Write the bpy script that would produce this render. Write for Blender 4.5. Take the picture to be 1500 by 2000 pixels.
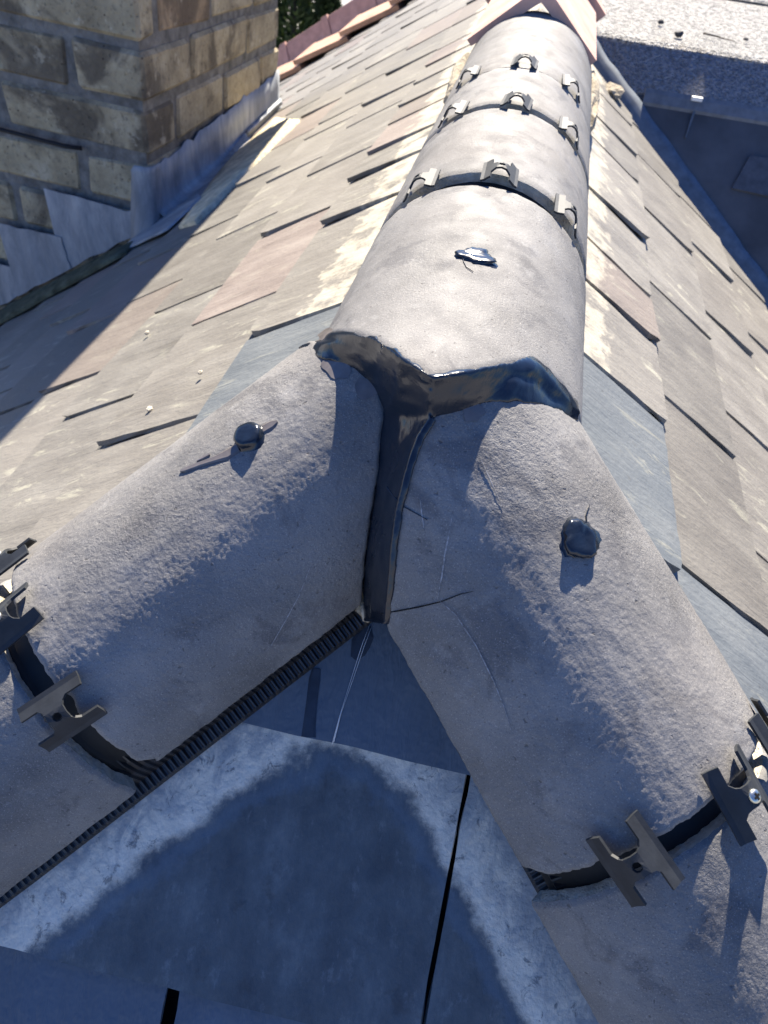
import bpy, bmesh, math, random
from mathutils import Vector, Matrix, noise
V = Vector
R_ = math.radians
rng = random.Random(11)
scn = bpy.context.scene
for o in list(bpy.data.objects): bpy.data.objects.remove(o)
COL = scn.collection

# ------------------------------------------------------------------ camera, sky, sun, exposure
SUN_EL, SUN_AZ = 42.0, -3.2            # azimuth from +Y towards +X
cam = bpy.data.cameras.new('camera'); co = bpy.data.objects.new('camera', cam); COL.objects.link(co)
co.location = (0.04064, -0.55197, 0.42381)
co.rotation_euler = (R_(44.3414), R_(-5.3290), R_(12.0859))
cam.sensor_fit = 'VERTICAL'; cam.sensor_height = 36.0; cam.sensor_width = 27.0
cam.lens = 1409.13 / 2000 * 36
cam.clip_start = 0.01; cam.clip_end = 3000
cam.dof.use_dof = True; cam.dof.focus_distance = 0.62; cam.dof.aperture_fstop = 11.0
scn.camera = co

world = bpy.data.worlds.new('World'); scn.world = world; world.use_nodes = True
wn = world.node_tree
sky = wn.nodes.new('ShaderNodeTexSky'); sky.sky_type = 'NISHITA'; sky.sun_disc = False
sky.sun_elevation = R_(SUN_EL); sky.sun_rotation = R_(SUN_AZ)
sky.air_density = 1.3; sky.dust_density = 0.0; sky.ozone_density = 4.0
tint = wn.nodes.new('ShaderNodeMix'); tint.data_type = 'RGBA'; tint.blend_type = 'MULTIPLY'; tint.inputs[0].default_value = 1
tint.inputs[7].default_value = (.47, .66, 1.10, 1)       # daylight white balance: open shade reads blue
wn.links.new(sky.outputs[0], tint.inputs[6]); wn.links.new(tint.outputs[2], wn.nodes['Background'].inputs[0])
wn.nodes['Background'].inputs[1].default_value = 0.054
sl = bpy.data.lights.new('sun', 'SUN'); sl.energy = 5.0; sl.angle = R_(0.55); sl.color = (1.0, 0.905, 0.76)
so = bpy.data.objects.new('sun', sl); COL.objects.link(so)
sd = V((math.sin(R_(SUN_AZ)) * math.cos(R_(SUN_EL)), math.cos(R_(SUN_AZ)) * math.cos(R_(SUN_EL)), math.sin(R_(SUN_EL))))
so.rotation_euler = sd.to_track_quat('Z', 'Y').to_euler(); so.location = sd * 20
scn.render.engine = 'CYCLES'; scn.cycles.max_bounces = 5; scn.cycles.diffuse_bounces = 3; scn.cycles.glossy_bounces = 2
scn.view_settings.view_transform = 'Standard'; scn.view_settings.look = 'None'
scn.view_settings.gamma = 1.0; scn.view_settings.use_curve_mapping = False
scn.view_settings.exposure = 1.74

# ------------------------------------------------------------------ roof geometry (measured)
P1, P1R, P2, QF = 0.5952937, 0.5916328, 0.6270932, 0.0201678
NL = V((-math.sin(P1), 0, math.cos(P1))); NR = V((math.sin(P1R), 0, math.cos(P1R)))
NF = V((math.sin(QF) * math.sin(P2), -math.cos(QF) * math.sin(P2), math.cos(P2)))
HL = NL.cross(NF).normalized(); HL = HL if HL.z < 0 else -HL
HR = NF.cross(NR).normalized(); HR = HR if HR.z < 0 else -HR
def down(n):
    v = n.cross(n.cross(V((0, 0, 1)))).normalized()
    return v if v.z < 0 else -v
DL, DR, DF = down(NL), down(NR), down(NF)
# half-round tile axes: origin, direction, side, up, radius
CY = {'ridge': (V((.018, 0, .012)), V((0, 1, 0)), V((1, 0, 0)), V((0, 0, 1)), .1275),
      'left': (V((.004, -.001, -.005)), V((-0.639, -0.608, -0.471)).normalized(), V((-0.657, 0.75, -0.076)).normalized(), V((-0.4, -0.26, 0.879)).normalized(), .1248),
      'right': (V((-.017, -.038, .026)), V((0.673, -0.548, -0.497)).normalized(), V((-0.549, -0.82, 0.161)).normalized(), V((0.495, -0.165, 0.853)).normalized(), .129)}
def cpt(c, ang, t, dr=0.0):
    O, d, s, u, r = CY[c]; a = R_(ang)
    return O + d * t + (math.sin(a) * s + math.cos(a) * u) * (r + dr)
def cnor(c, ang):
    O, d, s, u, r = CY[c]; a = R_(ang)
    return math.sin(a) * s + math.cos(a) * u

# ------------------------------------------------------------------ helpers
def link(o, parent=None):
    COL.objects.link(o)
    if parent: o.parent = parent
    return o
def mesh_obj(name, verts, faces, mat, parent=None, smooth=False, matrix=None):
    me = bpy.data.meshes.new(name); me.from_pydata([tuple(v) for v in verts], [], faces); me.update()
    bm = bmesh.new(); bm.from_mesh(me); bmesh.ops.recalc_face_normals(bm, faces=bm.faces); bm.to_mesh(me); bm.free()
    if smooth:
        for p in me.polygons: p.use_smooth = True
    if mat: me.materials.append(mat)
    o = bpy.data.objects.new(name, me); link(o, parent)
    if matrix is not None: o.matrix_local = matrix
    return o
def bm_obj(name, bm, mat, parent=None, smooth=False, matrix=None):
    bmesh.ops.recalc_face_normals(bm, faces=bm.faces)
    me = bpy.data.meshes.new(name); bm.to_mesh(me); bm.free()
    if smooth:
        for p in me.polygons: p.use_smooth = True
    if mat: me.materials.append(mat)
    o = bpy.data.objects.new(name, me); link(o, parent)
    if matrix is not None: o.matrix_local = matrix
    return o
def empty(name, loc=(0, 0, 0)):
    o = bpy.data.objects.new(name, None); o.empty_display_size = .05; link(o); o.location = loc; return o
def tag(o, label=None, cat=None, group=None, kind=None):
    if label: o['label'] = label
    if cat: o['category'] = cat
    if group: o['group'] = group
    if kind: o['kind'] = kind
    return o
def frame(o, x, y, z):
    return Matrix(((x.x, y.x, z.x, o.x), (x.y, y.y, z.y, o.y), (x.z, y.z, z.z, o.z), (0, 0, 0, 1)))
def add_box(bm, x0, x1, y0, y1, z0, z1, jit=0, bev=0, r=None):
    vs = [bm.verts.new((x + (r.uniform(-jit, jit) if jit else 0), y + (r.uniform(-jit, jit) if jit else 0), z + (r.uniform(-jit, jit) if jit else 0)))
          for x in (x0, x1) for y in (y0, y1) for z in (z0, z1)]
    fs = [bm.faces.new([vs[i] for i in q]) for q in ((0, 1, 3, 2), (4, 6, 7, 5), (0, 4, 5, 1), (2, 3, 7, 6), (0, 2, 6, 4), (1, 5, 7, 3))]
    if bev:
        es = list({e for f in fs for e in f.edges})
        bmesh.ops.bevel(bm, geom=es, offset=bev, segments=1, affect='EDGES')
def extrude_poly(pts, thick, tilt=None):
    """closed outline (x,y,z) -> slab verts/faces, thickness along -z"""
    n = len(pts)
    vs = [V(p) for p in pts] + [V((p[0], p[1], p[2] - thick)) for p in pts]
    fs = [list(range(n)), list(range(2 * n - 1, n - 1, -1))]
    for i in range(n):
        j = (i + 1) % n; fs.append([i, i + n, j + n, j])
    return vs, fs
def tube_obj(name, pts, rad, mat, parent=None, seg=6, taper=False):
    bm = bmesh.new(); rings = []
    for i, p in enumerate(pts):
        p = V(p); a = V(pts[max(0, i - 1)]); b = V(pts[min(len(pts) - 1, i + 1)])
        d = (b - a).normalized(); s = d.orthogonal().normalized(); u = d.cross(s)
        rr = rad * (1 - .8 * i / (len(pts) - 1)) if taper else rad
        rings.append([bm.verts.new(p + (math.cos(2 * math.pi * k / seg) * s + math.sin(2 * math.pi * k / seg) * u) * rr) for k in range(seg)])
    for a, b in zip(rings, rings[1:]):
        # align ring start
        best = min(range(seg), key=lambda k: (b[k].co - a[0].co).length)
        for k in range(seg): bm.faces.new((a[k], a[(k + 1) % seg], b[(k + 1 + best) % seg], b[(k + best) % seg]))
    bm.faces.new(rings[0]); bm.faces.new(rings[-1])
    return bm_obj(name, bm, mat, parent, smooth=True)

# ------------------------------------------------------------------ materials
def new_mat(name):
    m = bpy.data.materials.new(name); m.use_nodes = True
    nt = m.node_tree; b = nt.nodes['Principled BSDF']
    return m, nt, b
class NT:
    def __init__(s, nt): s.nt = nt
    def n(s, t, **kw):
        x = s.nt.nodes.new(t)
        for k, v in kw.items(): setattr(x, k, v)
        return x
    def l(s, a, b): s.nt.links.new(a, b)
    def val(s, sock, v):
        if hasattr(v, 'links') or isinstance(v, bpy.types.NodeSocket): s.l(v, sock)
        else: sock.default_value = v
    def math(s, op, a, b=0.0, c=None, clamp=False):
        x = s.n('ShaderNodeMath', operation=op); x.use_clamp = clamp
        s.val(x.inputs[0], a); s.val(x.inputs[1], b)
        if c is not None: s.val(x.inputs[2], c)
        return x.outputs[0]
    def vmath(s, op, a, b=None, out=0):
        x = s.n('ShaderNodeVectorMath', operation=op); s.val(x.inputs[0], a)
        if b is not None: s.val(x.inputs[1], b)
        return x.outputs['Value'] if out == 'v' else x.outputs[0]
    def noise(s, vec, scale, detail=3.0, rough=.55, dist=0.0):
        x = s.n('ShaderNodeTexNoise'); s.l(vec, x.inputs['Vector']); x.inputs['Scale'].default_value = scale
        x.inputs['Detail'].default_value = detail; x.inputs['Roughness'].default_value = rough; x.inputs['Distortion'].default_value = dist
        return x.outputs['Fac']
    def voro(s, vec, scale, feature='F1', rnd=1.0):
        x = s.n('ShaderNodeTexVoronoi', feature=feature); s.l(vec, x.inputs['Vector']); x.inputs['Scale'].default_value = scale
        x.inputs['Randomness'].default_value = rnd
        return x.outputs['Distance']
    def ramp(s, fac, stops, interp='LINEAR'):
        x = s.n('ShaderNodeValToRGB'); x.color_ramp.interpolation = interp
        e = x.color_ramp.elements
        while len(e) < len(stops): e.new(.5)
        for el, (p, c) in zip(e, stops):
            el.position = p; el.color = (c, c, c, 1) if isinstance(c, (int, float)) else (*c, 1)
        s.l(fac, x.inputs[0]); return x.outputs[0]
    def step(s, fac, a, b):
        x = s.n('ShaderNodeMapRange', interpolation_type='SMOOTHSTEP'); s.val(x.inputs['Value'], fac)
        x.inputs['From Min'].default_value = a; x.inputs['From Max'].default_value = b
        return x.outputs[0]
    def mix(s, fac, a, b, mode='MIX'):
        x = s.n('ShaderNodeMix', data_type='RGBA', blend_type=mode)
        s.val(x.inputs[0], fac)
        for i, v in ((6, a), (7, b)):
            if isinstance(v, tuple): x.inputs[i].default_value = (*v, 1)
            else: s.l(v, x.inputs[i])
        return x.outputs[2]
    def objvec(s, scale=(1, 1, 1), rnd=True):
        tc = s.n('ShaderNodeTexCoord').outputs['Object']
        mp = s.n('ShaderNodeMapping'); s.l(tc, mp.inputs['Vector']); mp.inputs['Scale'].default_value = scale
        if rnd:
            oi = s.n('ShaderNodeObjectInfo').outputs['Random']
            cx = s.n('ShaderNodeCombineXYZ'); s.l(s.math('MULTIPLY', oi, 37.0), cx.inputs[0]); s.l(s.math('MULTIPLY', oi, 91.0), cx.inputs[1])
            s.l(cx.outputs[0], mp.inputs['Location'])
        return mp.outputs[0]
    def rand(s): return s.n('ShaderNodeObjectInfo').outputs['Random']
    def pos(s): return s.n('ShaderNodeNewGeometry').outputs['Position']
    def bump(s, h, strength, dist, normal=None):
        x = s.n('ShaderNodeBump'); s.l(h, x.inputs['Height']); x.inputs['Strength'].default_value = strength; x.inputs['Distance'].default_value = dist
        if normal is not None: s.l(normal, x.inputs['Normal'])
        return x.outputs[0]

def mat_concrete(name='tile_concrete', bs=.5):
    m, nt, b = new_mat(name); k = NT(nt); v = k.objvec()
    c = k.ramp(k.noise(v, 9, 4, .62), [(.28, (.112, .110, .108)), (.52, (.176, .173, .169)), (.76, (.240, .236, .229))])
    c = k.mix(k.math('MULTIPLY', k.step(k.noise(v, 17, 4, .62, .6), .54, .66), .60), c, (.080, .080, .086))      # damp, sooty blotches
    c = k.mix(k.math('MULTIPLY', k.step(k.noise(v, 42, 4, .7), .57, .72), .35), c, (.29, .288, .28))            # pale worn cement skin
    c = k.mix(k.math('MULTIPLY', k.step(k.noise(v, 5, 2, .5), .52, .70), .35), c, (.185, .172, .158))            # brown tinge
    fine = k.noise(v, 900, 2, .7)
    c = k.mix(k.math('MULTIPLY', k.step(fine, .58, .72), .6), c, (.42, .39, .36))
    c = k.mix(k.math('MULTIPLY', k.step(fine, .42, .30), .6), c, (.06, .055, .052))
    wear = k.step(k.noise(v, 8, 2, .5), .44, .60)
    wv = k.n('ShaderNodeTexNoise'); k.l(v, wv.inputs['Vector']); wv.inputs['Scale'].default_value = 330; wv.inputs['Detail'].default_value = 1
    vv = k.vmath('ADD', v, k.vmath('MULTIPLY', wv.outputs['Color'], (.006, .006, .006)))
    vd_ = k.n('ShaderNodeTexVoronoi'); k.l(vv, vd_.inputs['Vector']); vd_.inputs['Scale'].default_value = 210
    sep = k.n('ShaderNodeSeparateColor'); k.l(vd_.outputs['Color'], sep.inputs[0])
    pit = k.math('MULTIPLY', k.step(vd_.outputs['Distance'], .30, .12), k.math('GREATER_THAN', k.math('ADD', sep.outputs[0], k.math('MULTIPLY', wear, .12)), .93))   # scattered pinholes
    c = k.mix(k.math('MULTIPLY', pit, .6), c, (.05, .045, .043))
    k.l(c, b.inputs['Base Color'])
    k.l(k.ramp(k.noise(v, 30, 2), [(.3, .62), (.7, .85)]), b.inputs['Roughness'])
    b.inputs['Specular IOR Level'].default_value = .35
    h = k.math('MULTIPLY', k.noise(v, 430, 3, .72), k.math('ADD', .45, k.math('MULTIPLY', wear, .9)))
    h = k.math('SUBTRACT', h, k.math('MULTIPLY', pit, .9))
    h = k.math('ADD', h, k.math('MULTIPLY', k.noise(v, 60, 2), .6))
    k.l(k.bump(h, bs, .0040), b.inputs['Normal'])
    return m
def mat_break():
    m, nt, b = new_mat('broken_concrete_edge'); k = NT(nt); v = k.objvec()
    c = k.ramp(k.noise(v, 70, 4), [(.35, (.42, .38, .30)), (.65, (.60, .55, .45))])
    k.l(c, b.inputs['Base Color']); b.inputs['Roughness'].default_value = .9
    k.l(k.bump(k.noise(v, 160, 4, .7), .9, .006), b.inputs['Normal'])
    return m
def mat_slate(name, cols, cream=0.0, lichen=.5, blue=False):
    m, nt, b = new_mat(name); k = NT(nt)
    v = k.objvec((1, 1, 1)); vs = k.objvec((.38, 1.3, 1))
    mot = k.math('ADD', k.math('MULTIPLY', k.noise(vs, 14, 5, .62, .6), .6), k.math('MULTIPLY', k.noise(v, 7, 4, .6), .4))
    c = k.ramp(mot, [(.32, cols[0]), (.5, cols[1]), (.68, cols[2])])
    r = k.rand()
    c = k.mix(k.math('MULTIPLY', k.math('FRACT', k.math('MULTIPLY', r, 7.3)), .45), c, cols[3])
    if lichen:
        li = k.math('MULTIPLY', k.step(k.noise(vs, 26, 5, .68, .9), .55, .66), k.step(k.noise(v, 5, 2), .42, .60))
        c = k.mix(k.math('MULTIPLY', li, lichen), c, (.34, .33, .26))
        dk = k.step(k.noise(v, 48, 4, .7), .64, .72)
        c = k.mix(k.math('MULTIPLY', dk, .45), c, (.09, .09, .085))
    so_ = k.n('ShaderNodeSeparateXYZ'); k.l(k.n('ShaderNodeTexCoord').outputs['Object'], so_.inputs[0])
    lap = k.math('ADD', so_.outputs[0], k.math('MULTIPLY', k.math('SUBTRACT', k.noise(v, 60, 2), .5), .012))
    grime = k.math('MULTIPLY', k.math('MULTIPLY', k.step(lap, .016, .008), k.step(lap, -.004, .003)), k.step(k.noise(v, 110, 2, .6), .40, .50))  # dotted dark course line just below the tail of the slate above
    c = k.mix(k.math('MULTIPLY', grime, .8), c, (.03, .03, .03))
    tone = k.math('ADD', .82, k.math('MULTIPLY', k.math('FRACT', k.math('MULTIPLY', r, 3.9)), .34))
    tn = k.n('ShaderNodeCombineColor'); [k.l(tone, tn.inputs[q]) for q in range(3)]
    c = k.mix(1.0, c, tn.outputs[0], 'MULTIPLY')
    if cream:
        sx = k.n('ShaderNodeSeparateXYZ'); k.l(k.pos(), sx.inputs[0])
        ds = k.math('DIVIDE', k.math('ABSOLUTE', sx.outputs[0]), .828)
        ds = k.math('ADD', ds, k.math('MULTIPLY', k.math('SUBTRACT', k.noise(v, 22, 5, .68), .5), .17))
        band = k.math('MULTIPLY', k.step(ds, .285, .262), k.step(k.noise(v, 14, 5, .68), .36, .56))
        c = k.mix(k.math('MULTIPLY', band, cream), c, (.42, .385, .305))
    k.l(c, b.inputs['Base Color'])
    k.l(k.ramp(mot, [(.3, .55), (.7, .75)]), b.inputs['Roughness']); b.inputs['Specular IOR Level'].default_value = .4
    h = k.math('ADD', k.noise(vs, 60, 3, .65, .5), k.math('MULTIPLY', k.noise(v, 130, 1, .6), .35))
    h = k.math('ADD', h, k.math('MULTIPLY', k.noise(vs, 12, 1, .5), 1.4))
    k.l(k.bump(h, .5, .004), b.inputs['Normal'])
    return m
def mat_front():
    """hip end slates: old mortar stain running parallel to both hips"""
    m, nt, b = new_mat('slate_mortar_stained'); k = NT(nt)
    p = k.pos(); v = k.objvec()
    vs = k.objvec((.7, 1.2, 1))
    dl = k.vmath('LENGTH', k.vmath('CROSS_PRODUCT', p, tuple(HL)), None, 'v')
    dr = k.vmath('LENGTH', k.vmath('CROSS_PRODUCT', p, tuple(HR)), None, 'v')
    d = k.math('SMOOTH_MIN', dl, dr, .17)
    d0 = d
    d = k.math('ADD', d, k.math('MULTIPLY', k.math('SUBTRACT', k.noise(v, 26, 6, .7), .5), .040))
    base = k.ramp(k.noise(vs, 26, 6, .65), [(.3, (.065, .078, .09)), (.55, (.10, .118, .13)), (.75, (.16, .18, .19))])
    base = k.mix(k.math('MULTIPLY', k.step(k.noise(vs, 55, 6, .75), .55, .72), .55), base, (.21, .23, .24))
    base = k.mix(k.math('MULTIPLY', k.step(k.noise(v, 18, 5, .7), .56, .68), .5), base, (.035, .04, .048))
    stain = k.step(d, .184, .168)
    # crust is thickest towards the old mortar edge, patchy nearer the hip
    patch = k.step(k.math('ADD', k.noise(vs, 30, 6, .72, .8), k.math('MULTIPLY', d0, 7.0)), 1.36, 1.70)
    blue = k.mix(k.noise(v, 60, 4), (.27, .28, .29), (.42, .43, .42))
    crust = k.mix(k.noise(v, 45, 5, .7), (.60, .54, .44), (.84, .78, .66))
    st = k.mix(patch, blue, crust)
    speck = k.step(k.noise(v, 60, 6, .75, .5), .56, .66)
    st = k.mix(k.math('MULTIPLY', speck, .7), st, (.09, .105, .12))
    edge = k.math('MULTIPLY', k.step(d, .200, .190), k.step(d, .176, .190))
    c = k.mix(stain, base, st)
    c = k.mix(k.math('MULTIPLY', edge, .45), c, (.12, .17, .23))
    k.l(c, b.inputs['Base Color']); b.inputs['Roughness'].default_value = .72; b.inputs['Specular IOR Level'].default_value = .35
    h = k.math('ADD', k.math('ADD', k.noise(vs, 90, 5, .6), k.math('MULTIPLY', k.noise(vs, 14, 4, .6), 1.5)), k.math('MULTIPLY', stain, k.math('MULTIPLY', k.noise(v, 120, 4), 1.2)))
    k.l(k.bump(h, .45, .003), b.inputs['Normal'])
    return m
def mat_plain(name, col, rough=.6, spec=.5, nscale=40, var=.25, bump=.0, bscale=120, metal=0, bdist=.002):
    m, nt, b = new_mat(name); k = NT(nt); v = k.objvec()
    lo = tuple(c * (1 - var) for c in col); hi = tuple(min(1, c * (1 + var)) for c in col)
    k.l(k.ramp(k.noise(v, nscale, 4, .6), [(.3, lo), (.7, hi)]), b.inputs['Base Color'])
    b.inputs['Roughness'].default_value = rough; b.inputs['Specular IOR Level'].default_value = spec; b.inputs['Metallic'].default_value = metal
    if bump: k.l(k.bump(k.noise(v, bscale, 4, .6), bump, bdist), b.inputs['Normal'])
    return m
def mat_brick():
    m, nt, b = new_mat('stock_brick'); k = NT(nt); v = k.objvec(); r = k.rand()
    c = k.ramp(k.noise(v, 7, 5, .65), [(.28, (.27, .225, .145)), (.5, (.42, .355, .23)), (.72, (.54, .475, .335))])
    c = k.mix(k.math('MULTIPLY', k.step(k.math('FRACT', k.math('MULTIPLY', r, 5.7)), .55, 1.0), .55), c, (.46, .30, .17))
    soot = k.step(k.math('ADD', k.noise(v, 4.2, 4, .6, .5), k.math('MULTIPLY', k.math('FRACT', k.math('MULTIPLY', r, 11.1)), .16)), .58, .74)
    c = k.mix(k.math('MULTIPLY', soot, .72), c, (.055, .045, .04))
    c = k.mix(k.math('MULTIPLY', k.step(k.noise(v, 16, 5, .7), .58, .68), .5), c, (.60, .54, .40))
    c = k.mix(k.step(k.voro(v, 24), .10, .05), c, (.05, .035, .03))
    c = k.mix(k.math('MULTIPLY', k.step(k.noise(v, 55, 5, .75), .54, .66), .55), c, (.10, .085, .065))
    k.l(c, b.inputs['Base Color']); b.inputs['Roughness'].default_value = .92; b.inputs['Specular IOR Level'].default_value = .2
    h = k.math('ADD', k.noise(v, 30, 6, .7), k.math('MULTIPLY', k.step(k.voro(v, 40), .06, .2), .5))
    k.l(k.bump(h, .9, .012), b.inputs['Normal'])
    return m
def mat_lead():
    m, nt, b = new_mat('weathered_lead'); k = NT(nt); v = k.objvec((1, 1, .35))
    c = k.ramp(k.noise(v, 9, 6, .7, .4), [(.3, (.13, .15, .17)), (.5, (.25, .27, .29)), (.72, (.44, .45, .45))])
    k.l(c, b.inputs['Base Color']); b.inputs['Roughness'].default_value = .62
    k.l(k.bump(k.noise(v, 9, 4), .6, .02), b.inputs['Normal'])
    return m
def mat_mastic():
    m, nt, b = new_mat('black_mastic'); k = NT(nt); v = k.objvec()
    b.inputs['Base Color'].default_value = (.009, .014, .024, 1)
    k.l(k.ramp(k.noise(v, 30, 3), [(.35, .15), (.7, .30)]), b.inputs['Roughness'])
    b.inputs['Specular IOR Level'].default_value = .5
    vs = k.objvec((1, .4, 1)); h = k.math('ADD', k.noise(vs, 45, 4, .5, 1.2), k.math('MULTIPLY', k.noise(v, 240, 2), .12))
    k.l(k.bump(h, .22, .004), b.inputs['Normal'])
    return m
def mat_felt(name, lo, hi, tan=False):
    m, nt, b = new_mat(name); k = NT(nt); v = k.objvec()
    g = k.noise(v, 80, 3, .75); g2 = k.voro(v, 150)
    c = k.ramp(g, [(.40, lo), (.50, tuple((a + c_) / 2 for a, c_ in zip(lo, hi))), (.60, hi)])
    c = k.mix(k.math('MULTIPLY', k.step(k.noise(v, 3, 3), .5, .7), .3), c, lo)
    c = k.mix(k.math('MULTIPLY', k.step(k.noise(v, 2.2, 3, .6), .60, .72), .5), c, (.34, .25, .15))
    k.l(c, b.inputs['Base Color']); b.inputs['Roughness'].default_value = .85
    k.l(k.bump(k.math('ADD', g, g2), 1.0, .012), b.inputs['Normal'])
    return m

M = dict(
    tile=mat_concrete(bs=.32), tile_fine=mat_concrete('tile_concrete_fine', .26), brk=mat_break(),
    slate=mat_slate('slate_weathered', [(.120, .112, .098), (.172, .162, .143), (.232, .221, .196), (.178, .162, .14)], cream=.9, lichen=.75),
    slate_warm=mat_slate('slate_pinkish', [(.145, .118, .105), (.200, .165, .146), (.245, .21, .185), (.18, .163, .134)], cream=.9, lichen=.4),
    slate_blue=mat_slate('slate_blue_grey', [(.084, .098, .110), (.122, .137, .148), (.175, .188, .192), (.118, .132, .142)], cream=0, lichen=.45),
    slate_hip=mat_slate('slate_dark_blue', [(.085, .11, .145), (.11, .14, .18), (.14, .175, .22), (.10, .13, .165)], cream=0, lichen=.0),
    front=mat_front(),
    deck=mat_plain('roofing_felt_dark', (.02, .02, .022), .9, .1),
    plastic=mat_plain('black_plastic', (.004, .005, .006), .7, .5, 30, .2, .15, 90),
    clip=mat_plain('clip_grey_plastic', (.018, .021, .025), .62, .4, 60, .3, .12, 150),
    roll=mat_plain('ridge_roll_black', (.016, .017, .020), .36, .5, 50, .3, .2, 120),
    screw=mat_plain('zinc_screw', (.62, .62, .55), .34, .5, 60, .15, 0, 100, 1.0),
    dark=mat_plain('black_recess', (.01, .01, .01), .8, .2),
    mastic=mat_mastic(), brick=mat_brick(), lead=mat_lead(),
    mortar=mat_plain('brick_mortar', (.185, .178, .160), .95, .1, 20, .4, .9, 60, 0, .01),
    cream=mat_plain('cream_mortar', (.62, .54, .37), .95, .15, 18, .35, .9, 50, 0, .012),
    mortar_tan=mat_plain('tan_mortar', (.33, .29, .225), .95, .15, 18, .4, .9, 50, 0, .012),
    moss=mat_plain('mossy_mortar', (.10, .105, .07), .95, .1, 20, .5, .9, 60, 0, .01),
    red=mat_plain('red_clay', (.50, .31, .25), .8, .3, 12, .22, .4, 60, 0, .004),
    red_dull=mat_plain('red_clay_tile', (.44, .27, .19), .85, .25, 10, .3, .4, 50, 0, .005),
    felt=mat_felt('mineral_felt', (.13, .13, .126), (.52, .51, .48)), felt_dark=mat_felt('mineral_felt_apron', (.15, .165, .19), (.30, .32, .35)),  # apron: same felt, its shade put into a darker, bluer colour
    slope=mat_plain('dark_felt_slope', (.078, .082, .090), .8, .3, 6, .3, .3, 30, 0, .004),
    stone=mat_plain('dark_stone', (.06, .062, .065), .8, .3), twig=mat_plain('twig_bark', (.09, .075, .06), .9, .2),
    white=mat_plain('white_plastic', (.75, .75, .72), .5), smear=mat_plain('sealant_smear', (.125, .112, .106), .30, .5, 50, .3),
    chalk=mat_plain('pale_scratch', (.27, .265, .265), .9, .1, 300, .6), smudge=mat_plain('pale_smudge', (.215, .205, .195), .9, .1, 120, .5), thread=mat_plain('white_thread', (.6, .62, .65), .7),
    tar=mat_plain('dark_wet_streak', (.026, .036, .055), .5, .4, 60, .3),
)

# ------------------------------------------------------------------ large structure: the slate roof
roof = empty('house_roof')
tag(roof, 'old grey slate roof with a hipped end, dark gaps between its slates', 'roof')
def quad_deck(name, n, pts):
    v = [V(p) - n * .055 for p in pts] + [V(p) - n * .085 for p in pts]
    k = len(pts); f = [list(range(k)), list(range(2 * k - 1, k - 1, -1))] + [[i, i + k, (i + 1) % k + k, (i + 1) % k] for i in range(k)]
    return mesh_obj(name, v, f, M['deck'], roof)
deckL = quad_deck('roof_deck', NL, [V((0, 0, 0)), HL * 3.9, V((0, 5.6, 0)) + DL * 3.0, V((0, 5.6, 0))])
deckR = quad_deck('roof_deck', NR, [V((0, 0, 0)), V((0, 2.1, 0)), V((0, 1.3, 0)) + DR * 1.35, HR * 1.75])
deckF = quad_deck('roof_deck', NF, [V((0, 0, 0)), HR * 1.6, HL * 1.6])

def clip_poly(pts, m, c):
    out = []
    for i in range(len(pts)):
        a, b = pts[i], pts[(i + 1) % len(pts)]
        da, db = a.dot(m) - c, b.dot(m) - c
        if da >= 0: out.append(a)
        if (da >= 0) != (db >= 0): out.append(a.lerp(b, da / (da - db)))
    return out
def make_slate(deck, n, dn, al, a0, a1, tail, length, clips, mat, lift=0.0, thick=.0085, rough=1.0, detail=True, drop=.004):
    """al = world direction 'along the course'; a0 is the side nearer the hip"""
    th = math.tan(R_(2.05)); ylo = n.cross(dn)
    seg_s, seg_t = (14, 16) if detail else (3, 3)
    head = tail - length
    def wob(x, seed, amp): return (noise.noise(V((x * 38, seed, 0))) * .6 + noise.noise(V((x * 120, seed, 7))) * .4) * amp * rough
    sd_ = rng.uniform(0, 100); pts = []
    skew = rng.uniform(-.003, .003); tsk = rng.uniform(-.004, .004)
    for i in range(seg_s):            # near side, head -> tail
        b = head + length * i / seg_s; pts.append((a0 + wob(b, sd_, .0035) + skew * (b - head), b))
    for i in range(seg_t):            # tail
        a = a0 + (a1 - a0) * i / seg_t; pts.append((a, tail + wob(a, sd_ + 5, .004) + tsk * (i / seg_t - .5)))
    for i in range(seg_s):
        b = tail - length * i / seg_s; pts.append((a1 + wob(b, sd_ + 9, .003), b))
    for i in range(2):
        pts.append((a1 + (a0 - a1) * i / 2, head))
    if detail:                         # knocked corners
        c = rng.choice((0, .006, .012)); pts[seg_s] = (pts[seg_s][0] + c, pts[seg_s][1] - c * .6)
    P = [al * a + dn * b for a, b in pts]
    for mm, c in clips: P = clip_poly(P, mm, c)
    if len(P) < 3: return None
    cen = sum(P, V()) / len(P)
    org = al * ((a0 + a1) / 2) + dn * (tail - length / 2)
    top = []
    for p in P:
        a, b = p.dot(al), p.dot(dn)
        a = (p - dn * b).dot(al)
        z = drop - (tail - b) * th + lift * max(0, 1 - (a - a0) / max(.05, a1 - a0)) * min(1, max(0, (b - tail + .24) / .20))
        q = p - org
        top.append(V((q.dot(dn), q.dot(ylo), z)))
    k = len(top); ctr = sum(top, V()) / k
    bot = []
    for i, t in enumerate(top):
        o = V((t.x - ctr.x, t.y - ctr.y, 0)).normalized() * rng.uniform(-.003, .0035) * rough
        bot.append(t + o - V((0, 0, thick * rng.uniform(.85, 1.1))))
    f = [list(range(k)), list(range(2 * k - 1, k - 1, -1))] + [[i, i + k, (i + 1) % k + k, (i + 1) % k] for i in range(k)]
    return mesh_obj('slate', top + bot, f, mat, deck, matrix=frame(org, dn, ylo, n))

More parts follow.
